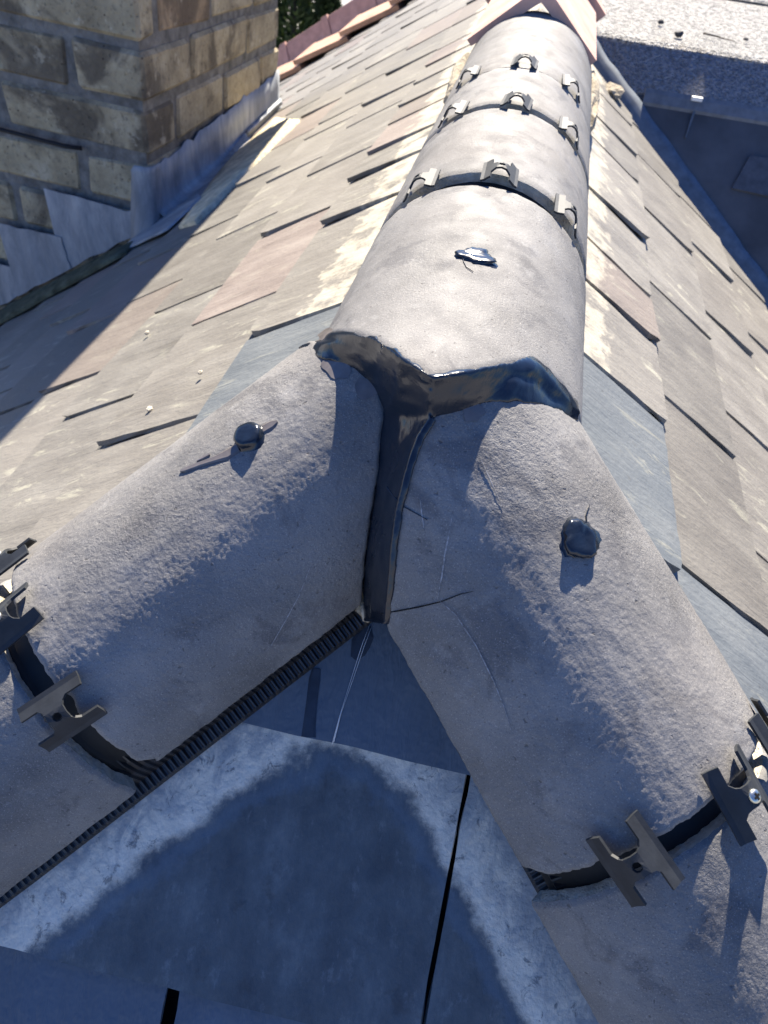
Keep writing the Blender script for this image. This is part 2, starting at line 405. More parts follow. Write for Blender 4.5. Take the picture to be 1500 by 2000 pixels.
def hip_clip(n, h, inward, c=.012):
    m = n.cross(h).normalized()
    if m.dot(inward) < 0: m = -m
    return (m, c)
Yv = V((0, 1, 0))
clL = [hip_clip(NL, HL, Yv), (DL, .012)]
clR = [hip_clip(NR, HR, Yv), (DR, .012)]
def courses(deck, n, dn, clips, tails, perps, y0, y1, mats, bluef, al=Yv, valley=None, far=2.6):
    for ci, (tail, pl) in enumerate(zip(tails, perps)):
        cuts = [y0(tail)] + [p for p in pl if p > y0(tail) + .05] + [y1(tail)]
        cuts = [c for c in cuts if c <= y1(tail) + 1e-6]
        for i in range(len(cuts) - 1):
            a0, a1 = cuts[i], cuts[i + 1]
            if a1 - a0 < .03: continue
            g = rng.uniform(.005, .010)
            L = .455 if ci else tail - .01
            near = a0 < far and tail < 1.4
            lift = rng.choice((.001, .003, .005, .008)) if i else 0
            if (round(a0, 2), ci) in ((.79, 0), (1.02, 0)): lift = .011
            mat = bluef(ci, a1) or rng.choices(mats, (5, 1))[0]
            cl = list(clips)
            if valley: cl.append((valley[0], valley[1] + rng.uniform(-.004, .02)))
            make_slate(deck, n, dn, al, a0 + g / 2, a1 - g / 2, tail + rng.uniform(-.004, .004), L, cl, mat, lift, rng.uniform(.007, .0105), 1.2 if near else .6, near)
tl = [.38, .60, .825, 1.045, 1.262, 1.48, 1.70, 1.92, 2.14, 2.36, 2.58, 2.8]
pA = [.37, .79, 1.025, 1.205, 1.43, 1.59, 1.82, 2.02, 2.245, 2.63, 3.02, 3.4, 3.8, 4.2, 4.6, 5.0]
pB = [.185, .555, .94, 1.33, 1.73, 1.935, 2.32, 2.71, 3.1, 3.5, 3.9, 4.28, 4.66, 5.05]
pC = [-.03, .355, .75, 1.15, 1.54, 1.93, 2.09, 2.48, 2.86, 3.25, 3.64, 4.03, 4.42, 4.8, 5.2]
pD = [-.2, .165, .55, .96, 1.35, 1.75, 2.13, 2.5, 2.9, 3.3, 3.68, 4.07, 4.46, 4.85, 5.25]
perL = [pA, pB, pC, pD] + [[p + rng.uniform(-.03, .03) - (2.4 if False else 0) for p in ([-.6, -.4, -.03] + pC if i % 2 else [-.8, -.6, -.2] + pD)] for i in range(8)]
kL = HL.y / HL.dot(DL)
courses(deckL, NL, DL, clL, tl, perL, lambda t: kL * t - .02, lambda t: 5.45, (M['slate'], M['slate_warm']), lambda c, a1: M['slate_blue'] if c == 0 and a1 < .4 else None)
VA, VN = V((.202, 2.042, -.136)), V((0, -.679, .734)).normalized()
tr_ = [.402, .603, .79, .985, 1.18]
pRA = [.07, .385, .612, .783, 1.024, 1.365, 1.557, 1.80]
pRB = [.113, .487, .88, 1.275, 1.645, 1.9]
pRC = [-.1, .29, .65, 1.03, 1.395, 1.7]
pRD = [.1, .44, .82, 1.185, 1.55]
pRE = [-.1, .25, .63, 1.0, 1.4]
kR = HR.y / HR.dot(DR)
courses(deckR, NR, DR, clR, tr_, [pRA, pRB, pRC, pRD, pRE], lambda t: kR * t - .02, lambda t: 2.2, (M['slate'], M['slate_warm']),
        lambda c, a1: M['slate_blue'] if (c == 0 and a1 < .4) or (c == 1 and a1 < .12) else None, valley=(VN, VN.dot(VA) + .002))
# hip end
alF = V((0, 0, 1)).cross(NF).normalized()
if alF.x < 0: alF = -alF
clF = [hip_clip(NF, HL, V((0, -1, 0)), .03), hip_clip(NF, HR, V((0, -1, 0)), .03)]
def fs(a0, a1, tail, L, mat, lift=0.0, drop=.004):
    return make_slate(deckF, NF, DF, alF, a0, a1, tail, L, clF, mat, lift, .008, 1.0, True, drop)
s_top = fs(-.40, .40, .312, .30, M['slate_hip'])
s_big = fs(-.60, .1035, .538, .40, M['front'], 0, .006)
s_rt = fs(.1085, .60, .530, .40, M['front'], 0, .003)
s_bl = fs(-.60, -.113, .76, .22, M['slate_hip'])
s_bm = fs(-.101, .31, .76, .22, M['slate_hip'])
s_br = fs(.318, .80, .76, .22, M['slate_hip'])
for a, b in ((-.8, -.4), (-.39, 0), (.01, .4), (.41, .8)): fs(a, b, .98, .22, M['slate_hip'])
for a, b in ((-.9, -.6), (-.59, -.2), (-.19, .2), (.21, .6), (.61, .9)): fs(a, b, 1.20, .22, M['slate_hip'])
tag(s_top, 'dark blue triangular slate at the head of the hip end'); tag(s_big, 'large hip end slate with a pale mortar arch stain')
def on_front(a, b, h=.006): return alF * a + DF * b + NF * h
def strip(name, pts, widths, n, mat, parent, h=0.0):
    """ribbon on a plane, thin with thickness"""
    vs = []; fs_ = []
    for i, (p, w) in enumerate(zip(pts, widths)):
        p = V(p); d = (V(pts[min(i + 1, len(pts) - 1)]) - V(pts[max(0, i - 1)])).normalized(); nn = n[i] if isinstance(n, list) else n
        s = d.cross(nn).normalized() * w / 2
        vs += [p - s, p - s * .6 + nn * (h or .0006), p + s * .6 + nn * (h or .0006), p + s]
    for i in range(len(pts) - 1):
        for j in range(3): fs_.append((4 * i + j, 4 * i + j + 1, 4 * i + 5 + j, 4 * i + 4 + j))
    fs_ += [(0, 1, 2, 3), tuple(4 * (len(pts) - 1) + j for j in range(4))]
    return mesh_obj(name, vs, fs_, mat, parent)
def top_h(b, tail): return .004 - (tail - b) * math.tan(R_(2.05)) + .0004
# thin dark streak and blot laid on the top slate, with a split nick below it
st = [(-.046, .252), (-.0455, .262), (-.044, .276), (-.0425, .29), (-.041, .302), (-.0395, .3115)]
strip('wet_streak', [on_front(a, b, top_h(b, .312)) for a, b in st], [.008, .0105, .010, .0105, .0115, .013], NF, M['tar'], deckF)
bl = [(-.0085, .205), (-.009, .213), (-.0115, .222), (-.0125, .230), (-.0155, .236)]
strip('sealant_blot', [on_front(a, b, top_h(b, .312)) for a, b in bl], [.006, .016, .018, .014, .006], NF, M['tar'], deckF)

# ------------------------------------------------------------------ ridge and hip tiles
TH = .015
GRAIN = bpy.data.textures.new('grain', 'CLOUDS'); GRAIN.noise_scale = .0027; GRAIN.noise_depth = 2
LUMPS = bpy.data.textures.new('lumps', 'CLOUDS'); LUMPS.noise_scale = .014; LUMPS.noise_depth = 1
def interp(tab, x):
    if x <= tab[0][0]: return tab[0][1]
    for (a, b), (c, d) in zip(tab, tab[1:]):
        if x <= c: return b + (d - b) * (x - a) / (c - a)
    return tab[-1][1]
def half_tile(name, c, f0, f1, label, a_lo=-90, a_hi=90, na=72, nt=46, dr=0.0, skirt=0.0, rag=.0018, seed=0.0, chip=None, e1=False, offs=V((0, 0, 0))):
    """half-round tile between axial limits f0(ang), f1(ang); outer + inner skins, worn edges"""
    O, d, s, u, r = CY[c]
    vo, vi, grid = [], [], {}
    angs = [a_lo + (a_hi - a_lo) * i / na for i in range(na + 1)]
    for i, a in enumerate(angs):
        t0 = f0(a) + noise.noise(V((a * .22, seed, 1))) * rag + noise.noise(V((a * .9, seed, 2))) * rag * .7
        t1 = f1(a) + noise.noise(V((a * .22, seed, 3))) * rag + noise.noise(V((a * .9, seed, 4))) * rag * .7
        if chip: t1 -= chip(a)
        for j in range(nt + 1):
            # points crowd towards both ends so the arris can be rounded
            x = j / nt
            t = t0 + (t1 - t0) * x
            dd = min(t - t0, t1 - t); ea = min(a - a_lo, a_hi - a) * math.pi / 180 * r
            rnd = -max(0, .004 - dd) ** 2 / .008 - max(0, .004 - ea) ** 2 / .010
            wav = noise.noise(V((a * .03, t * 9, seed))) * .0007 + noise.noise(V((a * .2, t * 40, seed))) * .0005
            rad_n = (math.sin(R_(a)) * s + math.cos(R_(a)) * u)
            lo = V((0, 0, 0))
            if ea < .004: lo = (noise.noise(V((t * 60, seed, 9))) + .6 * noise.noise(V((t * 170, seed, 5)))) * .0016 * u
            vo.append(O + d * t + rad_n * (r + dr + rnd + wav) + lo + offs)
            vi.append(O + d * t + rad_n * (r + dr - TH) + lo + offs)
    W = nt + 1; faces = []; mi = []; rim = {}
    def inn(k_):
        if k_ not in rim: rim[k_] = len(vo) + len(rim); rv.append(vi[k_])
        return rim[k_]
    rv = []
    for i in range(na):
        for j in range(nt):
            faces.append((i * W + j, i * W + j + 1, (i + 1) * W + j + 1, (i + 1) * W + j)); mi.append(0)
        a0, b0 = i * W, (i + 1) * W; faces.append((a0, b0, inn(b0), inn(a0))); mi.append(1 if e1 else 0)
        a1, b1 = i * W + nt, (i + 1) * W + nt; faces.append((b1, a1, inn(a1), inn(b1))); mi.append(0)
    for j in range(nt):
        faces.append((j, inn(j), inn(j + 1), j + 1)); k = na * W + j; faces.append((k + 1, inn(k + 1), inn(k), k)); mi += [0, 0]
    o = mesh_obj(name, vo + rv, faces, M['tile_fine' if c == 'ridge' else 'tile'])
    o.data.materials.append(M['brk'])
    for p, m_ in zip(o.data.polygons, mi): p.material_index = m_; p.use_smooth = True
    if c != 'ridge':
        md = o.modifiers.new('fine', 'SUBSURF'); md.subdivision_type = 'SIMPLE'; md.levels = md.render_levels = 1
        for tx, st_ in ((GRAIN, .00085), (LUMPS, .0005)):
            md = o.modifiers.new('grain', 'DISPLACE'); md.texture = tx; md.texture_coords = 'LOCAL'; md.strength = st_; md.mid_level = .5
    # keep the arris crisp
    try: o.data.set_sharp_from_angle(angle=R_(50))
    except Exception: pass
    tag(o, label, 'roof tile', 'half-round concrete tiles')
    return o
V_END = [(-90, .012), (-63.5, -.0085), (-53, -.0299), (-34.3, -.0695), (-24, -.0905), (-16.8, -.1097), (-10.4, -.1248), (-2.1, -.1381), (6, -.1256), (15.2, -.1035), (23.9, -.0814), (32.3, -.0632), (43.5, -.0582), (55.9, -.0506), (62.8, -.0442), (90, -.03)]
L_END = [(-90, .150), (-85, .143), (-71, .123), (-59, .099), (-48.6, .076), (-39, .057), (-31.5, .041), (-17.6, .026), (-6, .028), (7, .038), (34, .043), (60, .05), (96, .06)]
R_END = [(-96, .09), (-60, .085), (-26, .076), (-2, .052), (16, .037), (27, .033), (38, .037), (43, .045), (49.4, .056), (58, .075), (70, .103), (81.6, .134), (90, .152)]
K = lambda v: (lambda a: v)
LA, HA = -101, 101
half_tile('ridge_tile', 'ridge', lambda a: interp(V_END, a), K(.220), 'pale concrete ridge tile with pointed end against the black sealant', LA, HA, 84, 60, seed=1.1, rag=.0012)
half_tile('ridge_tile', 'ridge', K(.258), K(.488), 'short grey ridge tile between the nearest and the second row of clips', LA, HA, 76, 40, seed=2.2, e1=True)
half_tile('ridge_tile', 'ridge', K(.512), K(.694), 'short grey ridge tile between the second and the third row of clips', LA, HA, 76, 34, seed=3.3, e1=True)
half_tile('ridge_tile', 'ridge', K(.700), K(1.118), 'farthest grey ridge tile, ending under the red angled ridge tile', LA, HA, 70, 40, seed=4.4)
def chipL(a): return .010 * max(0, 1 - abs(a + 88) / 6) + .004 * max(0, 1 - abs(a + 45) / 5)
def chipR(a): return .008 * max(0, 1 - abs(a - 88) / 7) + .003 * max(0, 1 - abs(a - 60) / 4)
tileL = half_tile('hip_tile', 'left', lambda a: interp(L_END, a), K(.371), 'left mitred hip tile below the black seal, with smeared sealed screw', -90, 96, 150, 130, seed=5.5, rag=.0010, chip=chipL)
tileR = half_tile('hip_tile', 'right', lambda a: interp(R_END, a), K(.365), 'right mitred hip tile below the black seal, with a fine crack and chalky scratches', -96, 90, 150, 130, seed=6.6, rag=.0010, chip=chipR)
half_tile('hip_tile', 'left', K(.398), K(.84), 'lower left hip tile with a pale broken end, cut off by the photo edge', -93, 96, 150, 140, seed=7.7, e1=True, rag=.0011, offs=CY['left'][3] * -.010)
half_tile('hip_tile', 'right', K(.386), K(.83), 'lower right hip tile in the bottom right corner, pale broken end', -96, 92, 150, 140, seed=8.8, e1=True, rag=.0011, offs=CY['right'][3] * -.009)

# black seals beneath the open joints
def joint_strip(c, t0, t1, label, lo=-92, hi=92, dr=-.019, tk=.004):
    bm = bmesh.new(); rows = []
    for i in range(61):
        a = lo + (hi - lo) * i / 60
        rows.append([bm.verts.new(cpt(c, a, t, dr - dz)) for t, dz in ((t0, 0), (t0 + .3 * (t1 - t0), 0), (t0 + .34 * (t1 - t0), .002), (t0 + .62 * (t1 - t0), .002), (t0 + .66 * (t1 - t0), 0), (t1, 0), (t1, tk + .003), (t0, tk + .003))])
    for a, b in zip(rows, rows[1:]):
        for j in range(8): bm.faces.new((a[j], a[(j + 1) % 8], b[(j + 1) % 8], b[j]))
    bm.faces.new(rows[0]); bm.faces.new(rows[-1])
    o = bm_obj('joint_strip', bm, M['plastic']); tag(o, label, 'seal strip'); return o
joint_strip('ridge', .205, .275, 'black seal strip in the nearest open ridge joint', dr=-.012)
joint_strip('ridge', .475, .525, 'black seal strip in the second open ridge joint', dr=-.012)
joint_strip('left', .350, .420, 'black seal strip in the open joint of the left hip', -96, 92)
joint_strip('right', .345, .415, 'black seal strip in the open joint of the right hip', -92, 96)

# ------------------------------------------------------------------ ridge roll: ribbed black skirt between tiles and slates
def ridge_roll(c, sides, t0, t1, label, per=.0062):
    O, d, s, u, r = CY[c]; root = empty('ridge_roll', O + d * t0)
    for sg, npl, drop_in in sides:
        bm = bmesh.new(); rows = []; nn = int((t1 - t0) / per * 4)
        sidev = s * sg
        for i in range(nn + 1):
            t = t0 + (t1 - t0) * i / nn
            ph = math.sin(2 * math.pi * t / per); rib = .0022 * (1 if ph > .2 else -1 if ph < -.2 else ph * 5)
            edge = O + d * t + sidev * (r - TH - .004)      # just inside the tile foot
            up_in = edge + u * .012 - sidev * .006
            h = edge.dot(npl)
            foot = edge - npl * (h - .010) + sidev * drop_in
            hf = foot.dot(npl); foot = foot - npl * (hf - .010)
            mid = edge.lerp(foot, .5) + npl * .003
            out = (foot - edge).normalized(); lat = npl
            row = [up_in + npl * rib, edge + npl * rib, mid + npl * rib, foot + npl * (rib * .8 + .001), foot + (sidev - npl * sidev.dot(npl)).normalized() * .010 + npl * (rib * .4 - .001),
                   foot + (sidev - npl * sidev.dot(npl)).normalized() * .013 - npl * .006]
            rows.append([bm.verts.new(p - root.location) for p in row])
        for a, b in zip(rows, rows[1:]):
            for j in range(5): bm.faces.new((a[j], a[j + 1], b[j + 1], b[j]))
        bm_obj('ribbed_skirt', bm, M['roll'], root)
    tag(root, label, 'ridge roll'); return root
ridge_roll('left', ((-1, NF, .020), (1, NL, .004)), .125, .84, 'ribbed black roll showing under the lower edge of the left hip tiles')
ridge_roll('right', ((1, NF, .004), (-1, NR, .004)), .14, .82, 'black roll in the shadow under the right hip tiles')
ridge_roll('ridge', ((1, NR, -.004), (-1, NL, -.004)), .0, 1.12, 'black roll under the ridge tiles, just visible at the right edge')

# ------------------------------------------------------------------ tile clips
def clip_meshes():
    """tent-folded H plate: a along the tile axis, b across, c outwards; two variants (with and without hole)"""
    def prof(b): 
        x = abs(b)
        return .0035 + .0125 * (1 - min(1, max(0, (x - .004)) / .0165) ** 1.1) 
    out = []
    bs = [-.0225, -.0185, -.0145, -.0115, -.0085, -.0055, -.003, 0, .003, .0055, .0085, .0115, .0145, .0185, .0225]
    def half(b):
        x = abs(b)
        if x >= .0115: return .0285 + (.002 if b > 0 else -.001)
        return .0085 + .006 * max(0, (x - .0055) / .006) ** 2
    bm = bmesh.new(); rows = []
    for b in bs:
        h = half(b); c = prof(b)
        rows.append([bm.verts.new((a, b, c + (.0016 * abs(a) / .0285 if abs(b) > .011 else 0))) for a in (-h, -h * .5, 0, h * .5, h)])
    # legs need the inner step: insert explicit leg/web rows
    bm.free(); bm = bmesh.new()
    def ring(b, h): return [bm.verts.new((a, b, prof(b))) for a in (-h, -min(h, .0085), 0, min(h, .0085), h)]
    R = {}
    legL = [-.0225, -.0185, -.0120]; web = [-.0120, -.0085, -.005, 0, .005, .0085, .0120]; legR = [.0120, .0185, .0225]
    for tagk, L in (('l', legL), ('r', legR)):
        rr = []
        for b in L:
            dz = 0
            rr.append([bm.verts.new((a, b, prof(b) + dz)) for a in (-.0285, -.018, -.0135, -.010, 0, .010, .0135, .018, .0285)])
        for p, q in zip(rr, rr[1:]):
            for j in range(8): bm.faces.new((p[j], p[j + 1], q[j + 1], q[j]))
        R[tagk] = rr
    # web with hole
    inner_l = R['l'][-1][2:7]; inner_r = R['r'][0][2:7]
    w_rows = [inner_l]
    for b, h in ((-.0092, .0098), (-.0062, .0085)):
        w_rows.append([bm.verts.new((a * h, b, prof(b))) for a in (-1, -.6, 0, .6, 1)])
    for p, q in zip(w_rows, w_rows[1:]):
        for j in range(4): bm.faces.new((p[j], p[j + 1], q[j + 1], q[j]))
    w2 = []
    for b, h in ((.0062, .0085), (.0092, .0098)):
        w2.append([bm.verts.new((a * h, b, prof(b))) for a in (-1, -.6, 0, .6, 1)])
    w2.append(inner_r)
    for p, q in zip(w2, w2[1:]):
        for j in range(4): bm.faces.new((p[j], p[j + 1], q[j + 1], q[j]))
    # ring round the hole
    lo, hi = w_rows[-1], w2[0]
    mid_n = bm.verts.new((-.0085, 0, prof(0))); mid_f = bm.verts.new((.0085, 0, prof(0)))
    outer = lo[:] + [mid_f] + hi[::-1] + [mid_n]
    hole = []
    for v in outer:
        d = V((v.co.x, v.co.y, 0)).normalized() * .0040; hole.append(bm.verts.new((d.x, d.y, prof(d.y))))
    for i in range(len(outer)):
        j = (i + 1) % len(outer); bm.faces.new((outer[i], outer[j], hole[j], hole[i]))
    bmesh.ops.recalc_face_normals(bm, faces=bm.faces)
    if sum(f.normal.z for f in bm.faces) < 0: bmesh.ops.reverse_faces(bm, faces=bm.faces)
    bmesh.ops.solidify(bm, geom=bm.faces[:], thickness=.0024)
    bmesh.ops.recalc_face_normals(bm, faces=bm.faces)
    me = bpy.data.meshes.new('bracket'); bm.to_mesh(me); bm.free(); me.materials.append(M['clip'])
    return me
CLIP = clip_meshes()
def screw_meshes():
    bm = bmesh.new(); prof = [(0, .0018), (.0025, .0018), (.0046, .0012), (.0052, .0002), (.0052, -.001)]
    seg = 20; rows = [[bm.verts.new((r * math.cos(2 * math.pi * k / seg), r * math.sin(2 * math.pi * k / seg), z)) for k in range(seg)] for r, z in prof[1:]]
    c = bm.verts.new((0, 0, prof[0][1]))
    for k in range(seg): bm.faces.new((c, rows[0][k], rows[0][(k + 1) % seg]))
    for a, b in zip(rows, rows[1:]):
        for k in range(seg): bm.faces.new((a[k], b[k], b[(k + 1) % seg], a[(k + 1) % seg]))
    me = bpy.data.meshes.new('screw'); bm.to_mesh(me); bm.free(); me.materials.append(M['screw'])
    for p in me.polygons: p.use_smooth = True
    bm = bmesh.new()
    for w, l in ((.0009, .0028), (.0028, .0009)): add_box(bm, -w, w, -l, l, .0017, .0021)
    mr = bpy.data.meshes.new('screw_recess'); bm.to_mesh(mr); bm.free(); mr.materials.append(M['dark'])
    return me, mr
SCREW, RECESS = screw_meshes()
def tile_clip(c, ang, t, label, screw=False, yaw=0.0, scale=1.0, lift=.0):
    O, d, s, u, r = CY[c]
    n = cnor(c, ang); b = n.cross(d).normalized()
    q = Matrix.Rotation(R_(yaw), 4, 'Z')
    root = empty('tile_clip'); root.matrix_world = frame(cpt(c, ang, t, lift), d, b, n) @ q @ Matrix.Scale(scale, 4)
    o = bpy.data.objects.new('bracket', CLIP); link(o, root)
    if screw:
        sc = bpy.data.objects.new('screw', SCREW); link(sc, root); sc.location = (.001, .0, .0168); sc.rotation_euler = (0, 0, rng.uniform(0, 3))
        rc = bpy.data.objects.new('screw_recess', RECESS); link(rc, sc)
    tag(root, label, 'tile clip', 'H-shaped clips bridging the tile joints'); return root
for row, (t, angs, nm) in enumerate(((.240, (-36, 1.8, 39), 'nearest'), (.500, (-37, .5, 35.8), 'second'), (.700, (-39.8, -1.4, 34), 'third'))):
    for a, side in zip(angs, ('left clip', 'top clip', 'right clip')):
        tile_clip('ridge', a, t + .004, '%s on the %s ridge joint from the black seal' % (side, nm), False, rng.uniform(-4, 4), .86)
tile_clip('left', -8, .376, 'black clip with a bright cross-head screw on the left hip joint', True, 3, .92, .001)
tile_clip('left', -46.5, .377, 'lower black clip without a screw on the left hip joint', False, -4, .92, .001)
tile_clip('left', 30, .376, 'clip at the left photo edge, highest on the left hip joint', True, 2, .9)
tile_clip('right', 51, .368, 'lower black clip without a screw on the right hip joint', False, 5, .92, .001)
tile_clip('right', 13, .371, 'black clip with a greenish cross-head screw on the right hip joint', True, -3, .92, .001)
tile_clip('right', -18, .370, 'clip at the right photo edge, highest on the right hip joint', False, 2, .9)

# ------------------------------------------------------------------ black mastic seal where the three tiles meet
U1 = [[-0.0961, -0.0085, 0.0689], [-0.0838, -0.0299, 0.0887], [-0.0538, -0.0695, 0.1173], [-0.0339, -0.0905, 0.1285], [-0.0189, -0.1097, 0.1341], [-0.005, -0.1248, 0.1374]]
L1 = [[-0.1171, -0.0078, 0.0557], [-0.0865, -0.0516, 0.0798], [-0.0609, -0.067, 0.087], [-0.0406, -0.081, 0.0863], [-0.0284, -0.0927, 0.081], [-0.0215, -0.1021, 0.0745]]
U2 = [[0.0133, -0.1381, 0.1394], [0.0313, -0.1256, 0.1388], [0.0514, -0.1035, 0.135], [0.0697, -0.0814, 0.1286], [0.0861, -0.0632, 0.1198], [0.1058, -0.0582, 0.1045], [0.1236, -0.0506, 0.0835], [0.1314, -0.0442, 0.0703]]
R2 = [[0.0142, -0.1393, 0.1078], [0.0362, -0.1287, 0.1121], [0.0566, -0.1132, 0.1142], [0.0751, -0.1001, 0.1108], [0.0914, -0.0893, 0.1042], [0.1094, -0.0769, 0.0929], [0.1224, -0.066, 0.0814], [0.1301, -0.0581, 0.0723]]
L3 = [[-0.0215, -0.1021, 0.0745], [-0.0193, -0.1193, 0.0598], [-0.0154, -0.1382, 0.0394], [-0.0137, -0.1578, 0.0129], [-0.0125, -0.1743, -0.0182], [-0.0094, -0.1834, -0.0529], [-0.006, -0.190, -0.082]]
R3 = [[0.0142, -0.1393, 0.1078], [0.0097, -0.1495, 0.0991], [0.0069, -0.1616, 0.0867], [0.0053, -0.1785, 0.0661], [0.0062, -0.1996, 0.0338], [0.0106, -0.2177, -0.0026], [0.012, -0.226, -0.030]]
def resample(P, n):
    P = [V(p) for p in P]
    def cr(i, x):
        p0, p1, p2, p3 = P[max(0, i - 1)], P[i], P[i + 1], P[min(len(P) - 1, i + 2)]
        return .5 * ((2 * p1) + (p2 - p0) * x + (2 * p0 - 5 * p1 + 4 * p2 - p3) * x * x + (3 * p1 - p0 - 3 * p2 + p3) * x ** 3)
    out = []
    for k in range(n + 1):
        f = k / n * (len(P) - 1); i = min(int(f), len(P) - 2); out.append(cr(i, f - i))
    return out
def mastic_patch(bm, A, B, n, m, bulge, nhint, seed, ragA=.0022, ragB=.003, over=.003, back=0.0):
    A, B = resample(A, n), resample(B, n); rows = []
    for i in range(n + 1):
        a, b = A[i], B[i]; row = []
        ea = noise.noise(V((i * .33, seed, 0))) * ragA; eb = noise.noise(V((i * .33, seed, 9))) * ragB + noise.noise(V((i * .9, seed, 4))) * ragB * .5
        wd = (b - a).normalized(); b = b + wd * (eb + over)
        if back:      # lap up over the end of the ridge tile, unevenly
            bk = back * (.75 + .9 * noise.noise(V((i * .27, seed, 2))) + .5 * noise.noise(V((i * .8, seed, 6))))
            for x in (1.0, .66, .33): row.append(bm.verts.new(a + V((0, max(.001, bk) * x, 0)) + nhint * (.0004 + .0016 * (1 - x))))
        else: a = a - wd * (over - ea)
        for j in range(m + 1):
            x = j / m; p = a.lerp(b, x); k = math.sin(math.pi * min(1, x * .92 + .08)) ** .7
            rid = noise.noise(V((i * .16, x * 3.3, seed))) * .0040 * k + noise.noise(V((i * .4, x * 6, seed + 3))) * .0016 * k
            row.append(bm.verts.new(p + nhint * (bulge * k + rid + .0014)))
        rows.append(row)
    for p, q in zip(rows, rows[1:]):
        for j in range(len(p) - 1): bm.faces.new((p[j], p[j + 1], q[j + 1], q[j]))
    return rows
def mastic():
    bm = bmesh.new()
    nh1 = V((-.25, -.45, .85)).normalized(); nh2 = V((.25, -.45, .85)).normalized(); nh3 = V((0, -.62, .78)).normalized()
    mastic_patch(bm, U1, L1, 30, 12, .0015, nh1, 1.3, 0, .003, .004, .008)
    mastic_patch(bm, U2, R2, 34, 12, .0015, nh2, 4.7, 0, .003, .004, .008)
    mastic_patch(bm, L3, R3, 40, 12, -.0015, nh3, 8.1, .0016, .0016, .006)
    mastic_patch(bm, [U1[-1], U2[0]], [L3[0], R3[0]], 8, 12, .002, nh3, 6.0, 0, 0, .001, .008)
    bmesh.ops.recalc_face_normals(bm, faces=bm.faces)
    o = bm_obj('mastic_seal', bm, M['mastic'], smooth=True)
    md = o.modifiers.new('solid', 'SOLIDIFY'); md.thickness = .006; md.offset = -1
    md = o.modifiers.new('weld', 'REMESH'); md.mode = 'VOXEL'; md.voxel_size = .0014; md.use_smooth_shade = True
    md = o.modifiers.new('smooth', 'SMOOTH'); md.factor = .5; md.iterations = 9
    tag(o, 'glossy black sealant smeared in a Y where ridge and hip tiles meet', 'sealant'); return o
ms = mastic()
# mortar and felt left in the throat below the seal
bm = bmesh.new(); bmesh.ops.create_icosphere(bm, subdivisions=3, radius=1)
for v in bm.verts:
    f = 1 + .35 * noise.noise(v.co * 2.3); v.co = V((v.co.x * .012, v.co.y * .016, v.co.z * .016)) * f
o = bm_obj('mortar_lump', bm, M['brk'], smooth=True); o.location = (-.004, -.172, -.078); tag(o, 'small tan mortar lump in the throat below the black seal', 'mortar')

# ------------------------------------------------------------------ sealed screw heads
def screw_cap(c, ang, t, r, h, label, seed, flat=.6, lump=.25, smear=None, tilt=0):
    n = cnor(c, ang); d = CY[c][1]; b = n.cross(d)
    root = empty('screw_cap'); root.matrix_world = frame(cpt(c, ang, t, -.001), d, b, n)
    bm = bmesh.new(); prof = [(1.45, -.06), (1.18, .05), (1.02, .22), (.96, .5), (.92, .78), (.82, .95), (.55, 1.0), (.25, .97)]
    seg = 36; rows = []
    for pr, pz in prof:
        row = []
        for k in range(seg):
            a = 2 * math.pi * k / seg
            lu = 1 + lump * noise.noise(V((math.cos(a) * 1.2, math.sin(a) * 1.2, seed + pz))) + lump * .4 * noise.noise(V((math.cos(a) * 4, math.sin(a) * 4, seed + pz * 2)))
            zz = pz * h * (1 + lump * .9 * noise.noise(V((math.cos(a) * pr * 1.5, math.sin(a) * pr * 1.5, seed + 20))))
            row.append(bm.verts.new((pr * r * lu * math.cos(a), pr * r * lu * math.sin(a), max(-.002, zz) if pz > 0 else -.0015)))
        rows.append(row)
    for p, q in zip(rows, rows[1:]):
        for k in range(seg): bm.faces.new((p[k], p[(k + 1) % seg], q[(k + 1) % seg], q[k]))
    bm.faces.new(rows[-1])
    bm_obj('sealant_blob', bm, M['mastic'], root, smooth=True)
    tag(root, label, 'screw cap', 'sealed screw heads on the tiles'); return root
capL = screw_cap('left', -5.9, .1377, .0125, .0085, 'round black sealed screw head on the left hip tile', 2.0, lump=.10)
capR = screw_cap('right', 14.4, .1647, .0145, .0065, 'lumpy black sealant blob on the right hip tile', 31.7, lump=.38)
capG = screw_cap('ridge', .6, .0544, .0150, .0032, 'flat shiny black sealant blob on top of the nearest ridge tile', 7.7, lump=.55)
def on_tile(c, pts, h=.0005): return [cpt(c, a, t, h) for a, t in pts]
def ribbon(name, c, pts, widths, mat, parent, h=.0012):
    P = on_tile(c, pts, .0004); n = [cnor(c, a) for a, t in pts]
    o = strip(name, P, widths, n, mat, None, h); o.parent = parent
    o.matrix_parent_inverse = parent.matrix_world.inverted(); return o
bpy.context.view_layer.update()
ribbon('sealant_smear', 'left', [(-6.5, .150), (-6.0, .160), (-4.2, .170), (-1.6, .182), (1.0, .195), (2.0, .200)], [.010, .011, .007, .006, .006, .002], M['smear'], capL)
ribbon('sealant_smear', 'left', [(-8, .112), (-7.6, .117), (-7.0, .124), (-6.5, .130)], [.003, .009, .010, .006], M['smear'], capL)
ribbon('sealant_smear', 'left', [(-.5, .172), (.4, .178), (.9, .184)], [.002, .004, .001], M['smear'], capL)
ribbon('hair_strand', 'right', [(9, .160), (7, .154), (5.5, .152), (3, .149)], [.0008, .0008, .0006, .0003], M['mastic'], capR, .0008)
ribbon('hair_strand', 'ridge', [(-3.5, .050), (-3.3, .040), (-1.5, .030), (1.5, .024)], [.0007, .0006, .0006, .0003], M['mastic'], capG, .0008)
